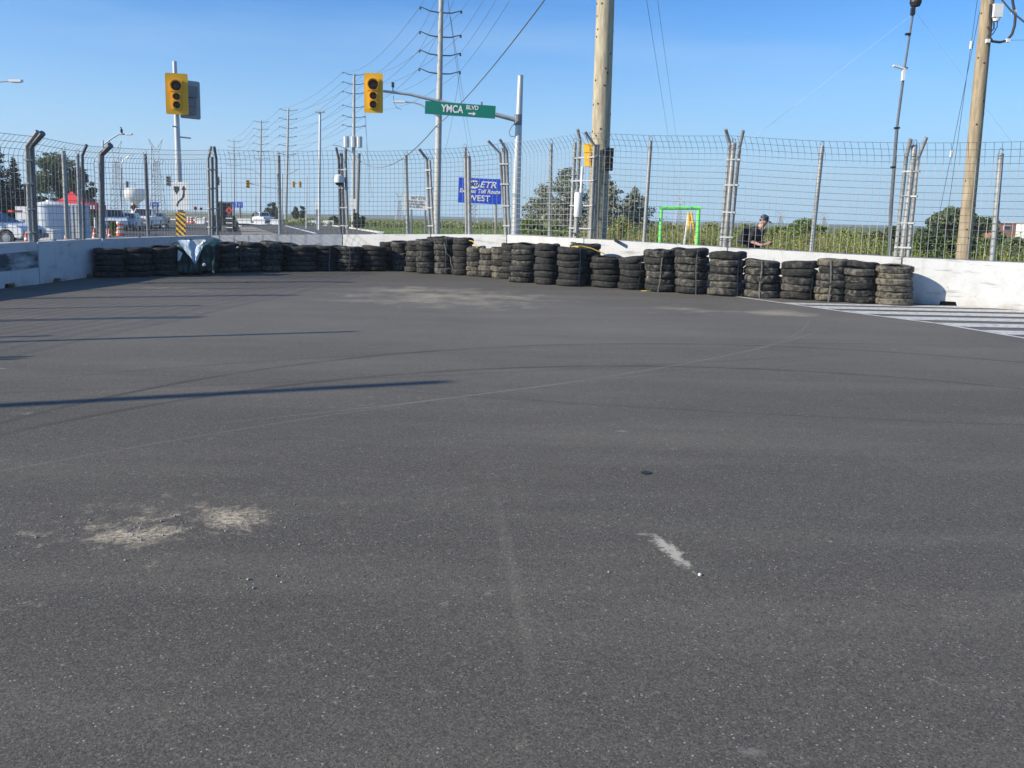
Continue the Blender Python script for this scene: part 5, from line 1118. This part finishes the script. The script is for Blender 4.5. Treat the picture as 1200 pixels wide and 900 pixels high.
def canopy():
    Y = 58; xa, xb = col(69, Y, 2), col(113, Y, 2); ze = atY(90, 239.5, Y).z; pk = atY(83, 224, Y).z; d = 2.6; t = thing('canopy_tent', 'red pop-up canopy tent behind the white tank', 'tent', ((xa+xb)/2, Y, 0)); cx = (xa+xb)/2-.35
    b = MB(); C = [(xa, Y-d/2, ze), (xb, Y-d/2, ze), (xb, Y+d/2, ze), (xa, Y+d/2, ze)]; P = (cx, Y, pk)
    for i in range(4):
        a, c_ = Vector(C[i]), Vector(C[(i+1) % 4]); Pv = Vector(P); a2, c2 = a.lerp(Pv, .45), c_.lerp(Pv, .45); a2.z = c2.z = ze+(pk-ze)*.30
        b.face([a, c_, c2, a2]); b.face([a2, c2, Pv])
    b.build('roof', REDM, t); b = MB()
    for i in range(4):
        a, c_ = Vector(C[i]), Vector(C[(i+1) % 4]); b.prism([(0, -.34), ((c_-a).length, -.34), ((c_-a).length, 0), (0, 0)], a, (c_-a).normalized(), Vector((0, 0, 1)), (c_-a).cross(Vector((0, 0, 1))).normalized(), .02)
    b.build('valance', REDM, t)
    for p in C: tubeobj('leg', [(p[0], p[1], 0), p], .035, WHT, t, 6)
    L = [(col(px, Y-d/2-.03, ze-.2)) for px in (103, 106.5, 110)]
    b = MB()
    for q in L: b.box((q, Y-d/2-.04, ze-.17), (.10, .012, .22))
    b.build('lettering', SGW, t)
    for i, (px, Yq) in enumerate(((104, 60), (111.5, 61))):
        x = col(px, Yq, 1); t2 = thing('white_post', ('left' if not i else 'right')+' one of two white posts beneath the red canopy', 'post', (x, Yq, 0)); tubeobj('shaft', [(x, Yq, 0), (x, Yq, 1.1)], .08, WHT, t2, 8); b = MB(); b.lathe([(.15, 0), (.15, .05), (.08, .08)], (x, Yq, 0), 10); b.build('foot', GALVD, t2)
canopy()
# ------------------------------------------------------------------ far concrete blocks, kerbs, water tower, pylons, building
def far_block(px0, px1, Y, lab, k):
    xa, xb = col(px0, Y, .4), col(px1, Y, .4); t = thing('concrete_block', lab, 'concrete barrier', ((xa+xb)/2, Y, 0), 0, 'white concrete blocks closing the far road'); b = MB(); h = .82; w_ = xb-xa
    b.prism([(-.3, 0), (.3, 0), (.3, .12), (.14, .32), (.1, h), (-.1, h), (-.14, .32), (-.3, .12)], ((xa), Y, 0), Vector((0, 1, 0)), Vector((0, 0, 1)), Vector((1, 0, 0)), w_); b.build('block', WHT, t)
for i, (a, c_) in enumerate(((278, 294), (297.5, 310.5), (317, 328), (338.5, 351), (361, 371.5), (378.5, 391))):
    far_block(a, c_, 136-i*1.5, 'white concrete block across the far road, '+('leftmost of six', 'second from the left, below the white pickup', 'just left of the fence mid post', 'right of the fence mid post', 'fifth from the left, beside the light mast', 'rightmost of six')[i], i)
far_block(231, 240, 122, 'white concrete block beneath the far orange barrels', 7); far_block(186, 193.5, 92, 'small white concrete block left of the hazard marker', 8)
def kerb(name, pts, wd, h, m):
    b = MB()
    for (x1, y1), (x2, y2) in zip(pts, pts[1:]):
        d = Vector((x2-x1, y2-y1, 0)).normalized(); n = Vector((-d.y, d.x, 0))*wd/2; A, B = Vector((x1, y1, 0)), Vector((x2, y2, 0)); u = Vector((0, 0, h))
        b.raw([A-n, A+n, B+n, B-n, A-n+u, A+n+u, B+n+u, B-n+u], [(0, 1, 5, 4), (1, 2, 6, 5), (2, 3, 7, 6), (3, 0, 4, 7), (4, 5, 6, 7)])
    return tag(b.build(name, m), kind='structure')
KM = mat('pale_kerb', (.58, .56, .50), .8, 0, (.45, .43, .38), 1, .6)
kerb('kerb', [(-6, 32), (-12.6, 82), (-24, 120), (-44, 178), (-80, 260), (-150, 420)], .5, .14, KM)
kerb('kerb', [(-168, 420), (-98, 260), (-66, 178), (-44, 128), (-33, 105)], .4, .14, KM); kerb('kerb', [(-33.3, 105), (-36.3, 128), (-70, 178), (-120, 260), (-200, 420)], .4, .14, KM)
kerb('kerb', [(-225, 420), (-135, 230), (-98, 150), (-80, 95), (-75, 30)], .9, .16, KM)
PAV = mat('sandy_paving', (.34, .28, .21), .9, 0, (.24, .20, .16), 1.5, .7)
med = [gnd(281, 266.5), gnd(295, 265.5), gnd(328, 275.5), gnd(336, 281), gnd(285, 281)]; make_ground_sheet('median_paving', [(p.x, p.y) for p in med], .02, PAV)
make_ground_sheet('lane_line', [(gnd(333, 264.6).x, gnd(333, 264.6).y), (gnd(335, 264.3).x, gnd(335, 264.3).y), (gnd(372, 273.4).x, gnd(372, 273.4).y), (gnd(368, 273.8).x, gnd(368, 273.8).y)], .008, SGW)
make_ground_sheet('far_ramp', [(gnd(170, 256).x, gnd(170, 256).y), (gnd(330, 257.5).x, gnd(330, 257.5).y), (gnd(330, 259).x, gnd(330, 259).y), (gnd(170, 258.3).x, gnd(170, 258.3).y)], .012, PAV)
def bank(name, pts, h, m):   # low grassy bank with sloping sides
    b = MB(); n = len(pts)
    base0, base1, top = [], [], []
    for i, (x, y, wd) in enumerate(pts):
        f = 1 if 0 < i < n-1 else .1; base0.append((x, y-wd, -.02)); base1.append((x, y+wd*2, -.02)); top.append((x, y+wd*.3, h*f+random.uniform(-.1, .1)*f))
    for i in range(n-1): b.face([base0[i], base0[i+1], top[i+1], top[i]]); b.face([top[i], top[i+1], base1[i+1], base1[i]])
    return tag(b.build(name, m, smooth=True), kind='structure')
GR2 = mat('dry_grass_bank', (.15, .17, .06), .95, 0, (.22, .20, .10), .2, .8)
bank('grass_bank', [(-125+i*9, 262+6*sin(i*.9), 18) for i in range(10)], 1.3, GR2)
bank('grass_hill', [(-900+i*100, 900+30*sin(i*1.3), 60) for i in range(26)], 2.6, mat('far_hazy_grass', (.16, .19, .12), .95, 0, (.12, .15, .10), .02, .8))
def water_tower():
    Y = 560; x = col(158.5, Y, 10); W_ = 23.4/FPX*Y; r = W_/2; zt = atY(158, 219.8, Y).z; zb = atY(158, 238, Y).z; m = mat('tower_white', (.75, .73, .68), .6, 0, (.66, .64, .6), .1, .4)
    t = thing('water_tower', 'white bulbous water tower on the horizon at the left', 'water tower', (x, Y, 0)); b = MB(); b.lathe([(r*.36, zb-.2), (r*.5, zb+.6), (r*.95, zb+(zt-zb)*.32), (r, zb+(zt-zb)*.45), (r, zb+(zt-zb)*.72), (r*.9, zb+(zt-zb)*.9), (r*.5, zt-.15), (0, zt)], (x, Y, 0), 32); b.build('bowl', m, t, smooth=True)
    b = MB(); b.lathe([(r*.48, 0), (r*.36, 4), (r*.34, zb)], (x, Y, 0), 24); b.build('pedestal', m, t, smooth=True); b = MB(); b.tube([(x, Y, zt-.2), (x, Y, zt+2.8)], .25, 5); b.build('antenna', GALV, t)
water_tower()
LAT = mat('lattice_steel', (.42, .44, .46), .6, .2)
def pylon(px, top_y, Y, label, wpx, arms=True, r=None, s=1.0):
    tp = atY(px, top_y, Y); x = tp.x; H = tp.z; w_ = wpx/FPX*Y/2; r = r or Y*.00016; t = thing('transmission_tower', label, 'transmission tower', (x, Y, 0), 0, 'lattice transmission towers on the horizon')
    b = MB(); N = 9; zs = [H*.72*(1-(1-i/N)**1.15) for i in range(N+1)]
    def wz(z): return w_*(1.0-.72*z/(H*.72))
    for sx in (-1, 1):
        for sy in (-1, 1): b.tube([(x+sx*wz(z), Y+sy*wz(z), z) for z in zs], r*1.4, 3, False)
    for i in range(N):
        a, c_ = wz(zs[i]), wz(zs[i+1])
        for sy in (-1, 1):
            b.tube([(x-a, Y+sy*a, zs[i]), (x+c_, Y+sy*c_, zs[i+1])], r, 3, False); b.tube([(x+a, Y+sy*a, zs[i]), (x-c_, Y+sy*c_, zs[i+1])], r, 3, False)
        b.tube([(x-a, Y-a, zs[i]), (x+a, Y-a, zs[i])], r, 3, False)
    b.build('lattice_body', LAT, t); b = MB(); z0 = H*.70; q = wz(H*.72)
    for s_ in (-1, 1): # the V shaped horns
        b.tube([(x+s_*q, Y, z0), (x+s_*q*1.8, Y, H*.84), (x+s_*w_*1.05, Y, H*1.0)], r*1.4, 3, False); b.tube([(x, Y, H*.86), (x+s_*w_*1.05, Y, H)], r*1.4, 3, False)
        b.tube([(x+s_*q*1.8, Y, H*.84), (x+s_*w_*.5, Y, H*.93)], r, 3, False); b.tube([(x+s_*q, Y, z0+H*.06), (x+s_*w_*1.25, Y, z0+H*.02)], r, 3, False); b.tube([(x+s_*q, Y, z0-H*.05), (x+s_*w_*1.25, Y, z0+H*.02)], r, 3, False)
        b.tube([(x+s_*q*1.3, Y, H*.55), (x+s_*w_*1.15, Y, H*.50)], r, 3, False)
    b.tube([(x-q*1.8, Y, H*.84), (x+q*1.8, Y, H*.84)], r, 3, False); b.build('horn_arms', LAT, t)
pylon(135, 164.5, 330, 'lattice tower left of the water tower with raised horns', 14, r=.10); pylon(182, 163, 330, 'lattice tower just right of the water tower with raised horns', 15, r=.10)
pylon(797, 228, 520, 'faint lattice tower seen through the green frame', 11, r=.09); pylon(915, 248, 640, 'faint lattice tower right of the person in black', 10, r=.10); pylon(966, 249, 640, 'faint lattice tower just right of the fence mid post', 10, r=.10)
pylon(468, 226, 420, 'faint lattice tower left of the white roadside sign', 8, r=.09); pylon(556, 205, 300, 'lattice tower standing behind the blue toll route sign', 9, r=.07); pylon(583, 212, 380, 'slim lattice tower behind the right end of the blue sign', 6, r=.07)
def building():
    Y = 150; t = thing('brick_building', 'low red brick building with white roof edge at the far right', 'building', (col(1190, Y, 2), Y, 0)); xa, xb = col(1168, Y, 2), col(1240, Y, 2); zt = atY(1180, 262.5, Y).z; zt = max(zt, 2.6)
    BR = mat('red_brick', (.36, .15, .11), .85, 0, (.28, .12, .09), 2, .6); b = MB(); b.box(((xa+xb)/2, Y+6, zt/2), (xb-xa, 12, zt)); b.build('wall', BR, t)
    b = MB(); b.box(((xa+xb)/2, Y+6, zt+.12), (xb-xa+.4, 12.4, .26)); b.build('roof', WHT, t)
    for k in range(4):
        x = xa+1.8+k*2.4; b = MB(); b.box((x, Y-.02, zt-.85), (1.3, .1, .8)); w1 = b.build('window', WHT, t); b = MB(); b.box((x, Y-.075, zt-.85), (1.14, .04, .66)); b.build('pane', GLASS, w1)
building()
t = thing('white_shed', 'white low structure at the extreme right edge beside the brick building', 'building', (col(1205, 120, 1), 120, 0)); b = MB(); x = col(1206, 120, 1); b.box((x, 120, 1.2), (2.6, 2, 2.4)); b.build('wall', WHT, t); b = MB(); b.box((x, 120, 2.46), (2.9, 2.3, .1)); b.build('roof', GALV, t)
# ------------------------------------------------------------------ vegetation
def leaf(b, p, s, rnd, up=.3):
    n = Vector((rnd.gauss(0, 1), rnd.gauss(0, 1), rnd.gauss(0, 1)+up)).normalized(); u = n.orthogonal().normalized(); v = n.cross(u); a = rnd.uniform(0, 6.28); u, v = u*cos(a)+v*sin(a), v*cos(a)-u*sin(a)
    L = s*rnd.uniform(.6, 1.3); W_ = L*rnd.uniform(.4, .7); b.raw([p-u*L*.5, p+v*W_*.5, p+u*L*.5, p-v*W_*.5], [(0, 1, 2, 3)])
F_CON = foliage('blue_green_needles', (.11, .135, .085), (.24, .26, .17), (.38, .39, .27)); F_DARK = foliage('dark_green_leaves', (.03, .055, .02), (.06, .10, .035), (.12, .17, .06)); F_MID = foliage('grey_green_leaves', (.06, .10, .04), (.13, .175, .08), (.25, .28, .16))
F_LIGHT = foliage('light_green_leaves', (.09, .15, .02), (.19, .28, .05), (.32, .40, .09)); F_YEL = foliage('yellow_green_weeds', (.12, .16, .03), (.27, .30, .08), (.44, .42, .14)); F_DRY = foliage('dry_goldenrod', (.16, .13, .05), (.28, .23, .08), (.40, .34, .14))
BARK = mat('tree_bark', (.10, .08, .06), .9, 0, (.06, .05, .04), 6, .6)
def conifer(px, Y, top_y, wpx, label, n, m=F_CON, seed=1):
    rnd = random.Random(seed); H = atY(px, top_y, Y).z; x = col(px, Y, 1); W_ = wpx/FPX*Y/2; t = thing('conifer_tree', label, 'tree', (x, Y, 0)); tubeobj('trunk', [(x, Y, 0), (x, Y, H*.97)], [.16, .02], BARK, t, 8)
    b = MB(); br = MB(); lv = 26
    per = n//(lv*8)
    for i in range(lv):
        f = i/(lv-1); z = .25+(H-.35)*f; R_ = W_*(1-f)**.62*(1.05 if i % 2 else .88)+.06
        k = max(4, int(11*(1-f)+3))
        for j in range(k):
            a = rnd.uniform(0, 6.28); L = R_*rnd.uniform(.65, 1.15); zz = z+rnd.uniform(-.1, .1); d = Vector((cos(a), sin(a), 0)); tip = Vector((x, Y, zz))+d*L+Vector((0, 0, L*rnd.uniform(-.05, .25)))
            br.tube([(x, Y, zz), tip], [.02, .006], 3, False)
            for q in range(int(per*(.3+1.2*L/W_))+4):
                u = rnd.uniform(.15, 1.02); p = Vector((x, Y, zz)).lerp(tip, u)+Vector((rnd.gauss(0, .09+.10*(1-u)*L), rnd.gauss(0, .09+.10*(1-u)*L), rnd.gauss(-.03, .06))); leaf(b, p, .18, rnd)
    tag(br.build('branches', BARK, t), kind='stuff'); tag(b.build('crown', m, t), kind='stuff')
def broad(px, Y, top_y, wpx, label, n, m, seed=1, zlow=.3, clumps=26, ls=.22, flat=1.0, name='broadleaf_tree', cat='tree'):
    rnd = random.Random(seed); H = atY(px, top_y, Y).z; x = col(px, Y, 1); W_ = wpx/FPX*Y/2; t = thing(name, label, cat, (x, Y, 0)); zc = (H+zlow)/2; hz_ = (H-zlow)/2
    b = MB(); br = MB(); br.tube([(x, Y, 0), (x+.05, Y, zlow+.3), (x, Y, zc+hz_*.3)], [.14*H/5, .11*H/5, .03], 7)
    cl = []
    for i in range(clumps):
        while True:
            v = Vector((rnd.uniform(-1, 1), rnd.uniform(-1, 1), rnd.uniform(-1, 1)))
            if v.length < 1: break
        sh = 1-.35*max(0, v.z)**2*flat; c = Vector((x+v.x*W_*.85*sh, Y+v.y*W_*.8*sh, zc+v.z*hz_*.85)); r = rnd.uniform(.16, .34)*min(W_, hz_*1.2); cl.append((c, r)); br.tube([(x, Y, max(.1, zlow+rnd.uniform(0, .5)*hz_)), Vector((x, Y, zc)).lerp(c, .5)-Vector((0, 0, .1)), c], [.05*H/5, .03*H/5, .01], 4, False)
    tot = sum(r*r for c, r in cl)
    for c, r in cl:
        for q in range(int(n*r*r/tot)):
            v = Vector((rnd.gauss(0, 1), rnd.gauss(0, 1), rnd.gauss(0, 1))).normalized()*r*rnd.uniform(.55, 1.12); v.z *= .8; leaf(b, c+v, ls, rnd, .6)
    tag(br.build('limbs', BARK, t), kind='stuff'); tag(b.build('crown', m, t), kind='stuff')
conifer(664, 46, 195, 118, 'large blue-green conifer behind the fence left of the thick wooden pole', 5600, seed=2); conifer(634, 50, 216, 74, 'smaller conifer leaning out left of the large conifer', 5000, seed=3)
conifer(710, 50, 205, 60, 'conifer mostly hidden behind the thick wooden pole', 5000, seed=8)
conifer(742, 52, 221, 74, 'small conifer right of the thick wooden pole', 6000, seed=4)
for i, (px, Y, ty_, wd, lb) in enumerate(((0, 68, 168, 44, 'tall dark conifer cut by the left edge'), (19, 72, 186, 30, 'dark conifer just right of the one at the left edge'), (-18, 60, 160, 50, 'dark conifer outside the left edge'), (35, 80, 214, 26, 'low dark conifer behind the bent fence posts'))): conifer(px, Y, ty_, wd, lb, 7000, foliage('dark_conifer_needles', (.008, .016, .008), (.025, .04, .018), (.05, .07, .03)), seed=20+i)
broad(72, 82, 178, 66, 'feathery grey-green tree behind the white tank', 7000, F_MID, 31, 2.2, 40, .28); broad(100, 86, 198, 30, 'darker green tree right behind the grey-green one', 3500, F_DARK, 32, 1.0, 20, .26)
for i, (px, ty_, wd) in enumerate(((45, 222, 26), (62, 218, 26), (84, 220, 26), (103, 224, 22))): broad(px, 76+i, ty_, wd, ('dark shrub left of the tank lid', 'dark shrub above the tank lid', 'dark shrub above the red canopy', 'dark shrub right of the red canopy peak')[i], 1800, F_DARK, 40+i, .3, 14, .24, name='dark_shrub', cat='shrub')
broad(1112, 62, 239, 54, 'round green tree behind the leaning wooden pole', 7000, F_MID, 51, .6, 34, .26); broad(1147, 64, 247, 38, 'green tree right of the leaning wooden pole', 4500, F_MID, 52, .5, 26, .26)
for i, (px, Y, ty_, wd, m, lb) in enumerate(((1012, 36, 264.5, 30, F_DARK, 'dark bush left of the camera mast'), (1030, 37, 264, 30, F_DARK, 'dark bush behind the mast foot'), (1047, 35, 262, 34, F_DARK, 'dark bush behind the right post trio'), (1078, 36, 264, 44, F_MID, 'bush right of the right post trio'), (1095, 33, 268, 44, F_DARK, 'low dark bush left of the leaning pole'), (1128, 33, 271, 54, F_DARK, 'low dark bush at the foot of the leaning pole'), (1165, 34, 272, 60, F_DARK, 'dark bush below the brick building'), (1192, 32, 275, 50, F_MID, 'bush at the right edge below the brick building'), (1215, 33, 272, 50, F_DARK, 'bush just past the right edge'))):
    broad(px, Y, ty_, wd, lb, 5200, m, 60+i, .05, 26, .15, name='dark_bush', cat='bush')
for i, (px, Y, ty_, wd, m, lb) in enumerate(((938, 40, 253, 32, F_LIGHT, 'light green sumac bush, tallest right of the person'), (915, 38, 260, 28, F_LIGHT, 'light green bush right behind the person'), (900, 42, 266, 24, F_MID, 'green bush between the person and the mid post'), (962, 42, 263, 22, F_LIGHT, 'small green bush behind the mid post'), (985, 36, 266, 38, F_YEL, 'yellowish bush right of the mid post'), (1003, 38, 274, 26, F_YEL, 'yellowish bush left of the dark bushes'), (835, 40, 257, 34, F_YEL, 'yellow-green bush left of the post trio'), (872, 44, 260, 26, F_MID, 'green bush behind the person on the left'), (785, 42, 258, 30, F_YEL, 'yellow-green bush seen inside the green frame'), (622, 36, 255, 30, F_LIGHT, 'light green bush low before the smaller conifer'), (650, 38, 262, 34, F_LIGHT, 'light green bush before the large conifer'), (606, 40, 266, 18, F_MID, 'small green bush beside the sign pole'), (733, 37, 257, 34, F_YEL, 'yellow-green bush right of the thick pole'), (757, 38, 264, 24, F_YEL, 'yellow-green bush behind the mid post by the frame'))):
    broad(px, Y, ty_, wd*1.5, lb, 4200, m, 80+i, .05, 24, .125, name='weedy_bush', cat='bush')
for i, (px, Y, ty_, wd, lb) in enumerate(((318, 165, 235.5, 16, 'dark round far tree left of the fence mid post'), (322, 170, 240, 14, 'dark far tree just behind the round one'), (347, 160, 242, 12, 'dark far tree between pole bases right of the mid post'), (354, 158, 240, 10, 'small dark far tree left of the grey pole'), (418, 100, 248, 10, 'small dark bush at the transformer pole foot'), (390, 130, 253, 14, 'low green bush left of the dome camera posts'), (425, 110, 252, 8, 'tiny bush right of the transformer pole'), (300, 165, 247, 8, 'small dark bush beside the far white pickup'), (132, 50, 258, 9, 'small yellow-green shrub above the cone near the barrel'))):
    broad(px, Y, ty_, wd, lb, 2600, F_DARK if i < 8 else F_LIGHT, 110+i, .1, 30, .38 if Y > 90 else .15, name='far_tree' if i < 4 else 'small_shrub', cat='tree' if i < 4 else 'shrub')
def weeds(name, label, region, n, hmin, hmax, m, seed, wd=.02, lv=3):
    rnd = random.Random(seed); b = MB()
    for _ in range(n):
        x, y = region(rnd); h = rnd.uniform(hmin, hmax)*(.5+1.05*max(0, min(1, .45+1.5*mnoise.noise(Vector((x*.3, y*.3, seed*3.3)))))); lean = Vector((rnd.gauss(0, .12), rnd.gauss(0, .12), 0))*h; a = rnd.uniform(0, pi); u = Vector((cos(a), sin(a), 0))*wd; p = Vector((x, y, -.02)); q = p+lean+Vector((0, 0, h))
        b.raw([p-u, p+u, q], [(0, 1, 2)])
        for k in range(lv): s = p.lerp(q, rnd.uniform(.35, 1.0)); leaf(b, s+Vector((rnd.gauss(0, .05), rnd.gauss(0, .05), 0)), wd*4.6, rnd, .2)
    return tag(b.build(name, m), label, 'weeds', kind='stuff')
def reg_right(r):
    px = r.uniform(600, 1010) if r.random() < .85 else r.uniform(1000, 1230); Y0 = 30 if px < 900 else 28; Y = r.uniform(Y0, Y0+16); return col(px, Y, 0), Y
weeds('tall_weeds', 'dense yellow-green weeds behind the wall', reg_right, 15000, .45, 1.05, F_YEL, 5, .018, 5); weeds('goldenrod', 'dry goldenrod stems mixed into the weeds', reg_right, 6000, .55, 1.2, F_DRY, 6, .014, 6); weeds('green_weeds', 'fresh green weeds behind the wall', reg_right, 10000, .35, 1.05, F_LIGHT, 8, .02, 5)
def reg_mid(r):
    px = r.uniform(395, 625); Y = r.choice((r.uniform(36, 60), r.uniform(60, 125))); x = col(px, Y, 0); lim = -6-(Y-32)*.132 if Y < 82 else -12.6-(Y-82)*.31
    return max(x, lim+.5), Y
weeds('roadside_grass', 'mown green grass verge beyond the road kerb', reg_mid, 22000, .06, .22, F_LIGHT, 9, .03, 1)
def reg_edge(r): px = r.uniform(330, 640); Y = r.uniform(128, 170); return col(px, Y, 0), Y
weeds('verge_weeds', 'strip of taller dull weeds along the far edge of the verge', reg_edge, 20000, .25, .7, F_YEL, 10, .07, 3)
def reg_left(r): px = r.uniform(-30, 120); Y = r.uniform(88, 110); return col(px, Y, 0), Y
weeds('hedge_growth', 'dark undergrowth behind the tank at the left', reg_left, 6000, .8, 2.6, F_DARK, 11, .05, 4)

# ------------------------------------------------------------------ air
def haze():
    b = MB(); b.box((0, 480, 28), (1600, 1080, 60)); o = b.build('haze', [])
    m = bpy.data.materials.new('thin_haze'); m.use_nodes = True; t = m.node_tree; t.nodes.remove(t.nodes['Principled BSDF']); v = t.nodes.new('ShaderNodeVolumePrincipled'); v.inputs['Color'].default_value = (.86, .94, 1, 1); v.inputs['Density'].default_value = HAZE_D; v.inputs['Anisotropy'].default_value = .2
    t.links.new(v.outputs[0], t.nodes['Material Output'].inputs['Volume']); o.data.materials.append(m); tag(o, kind='stuff'); o['label'] = 'thin pale summer haze in the air'
HAZE_D = .0005
haze()
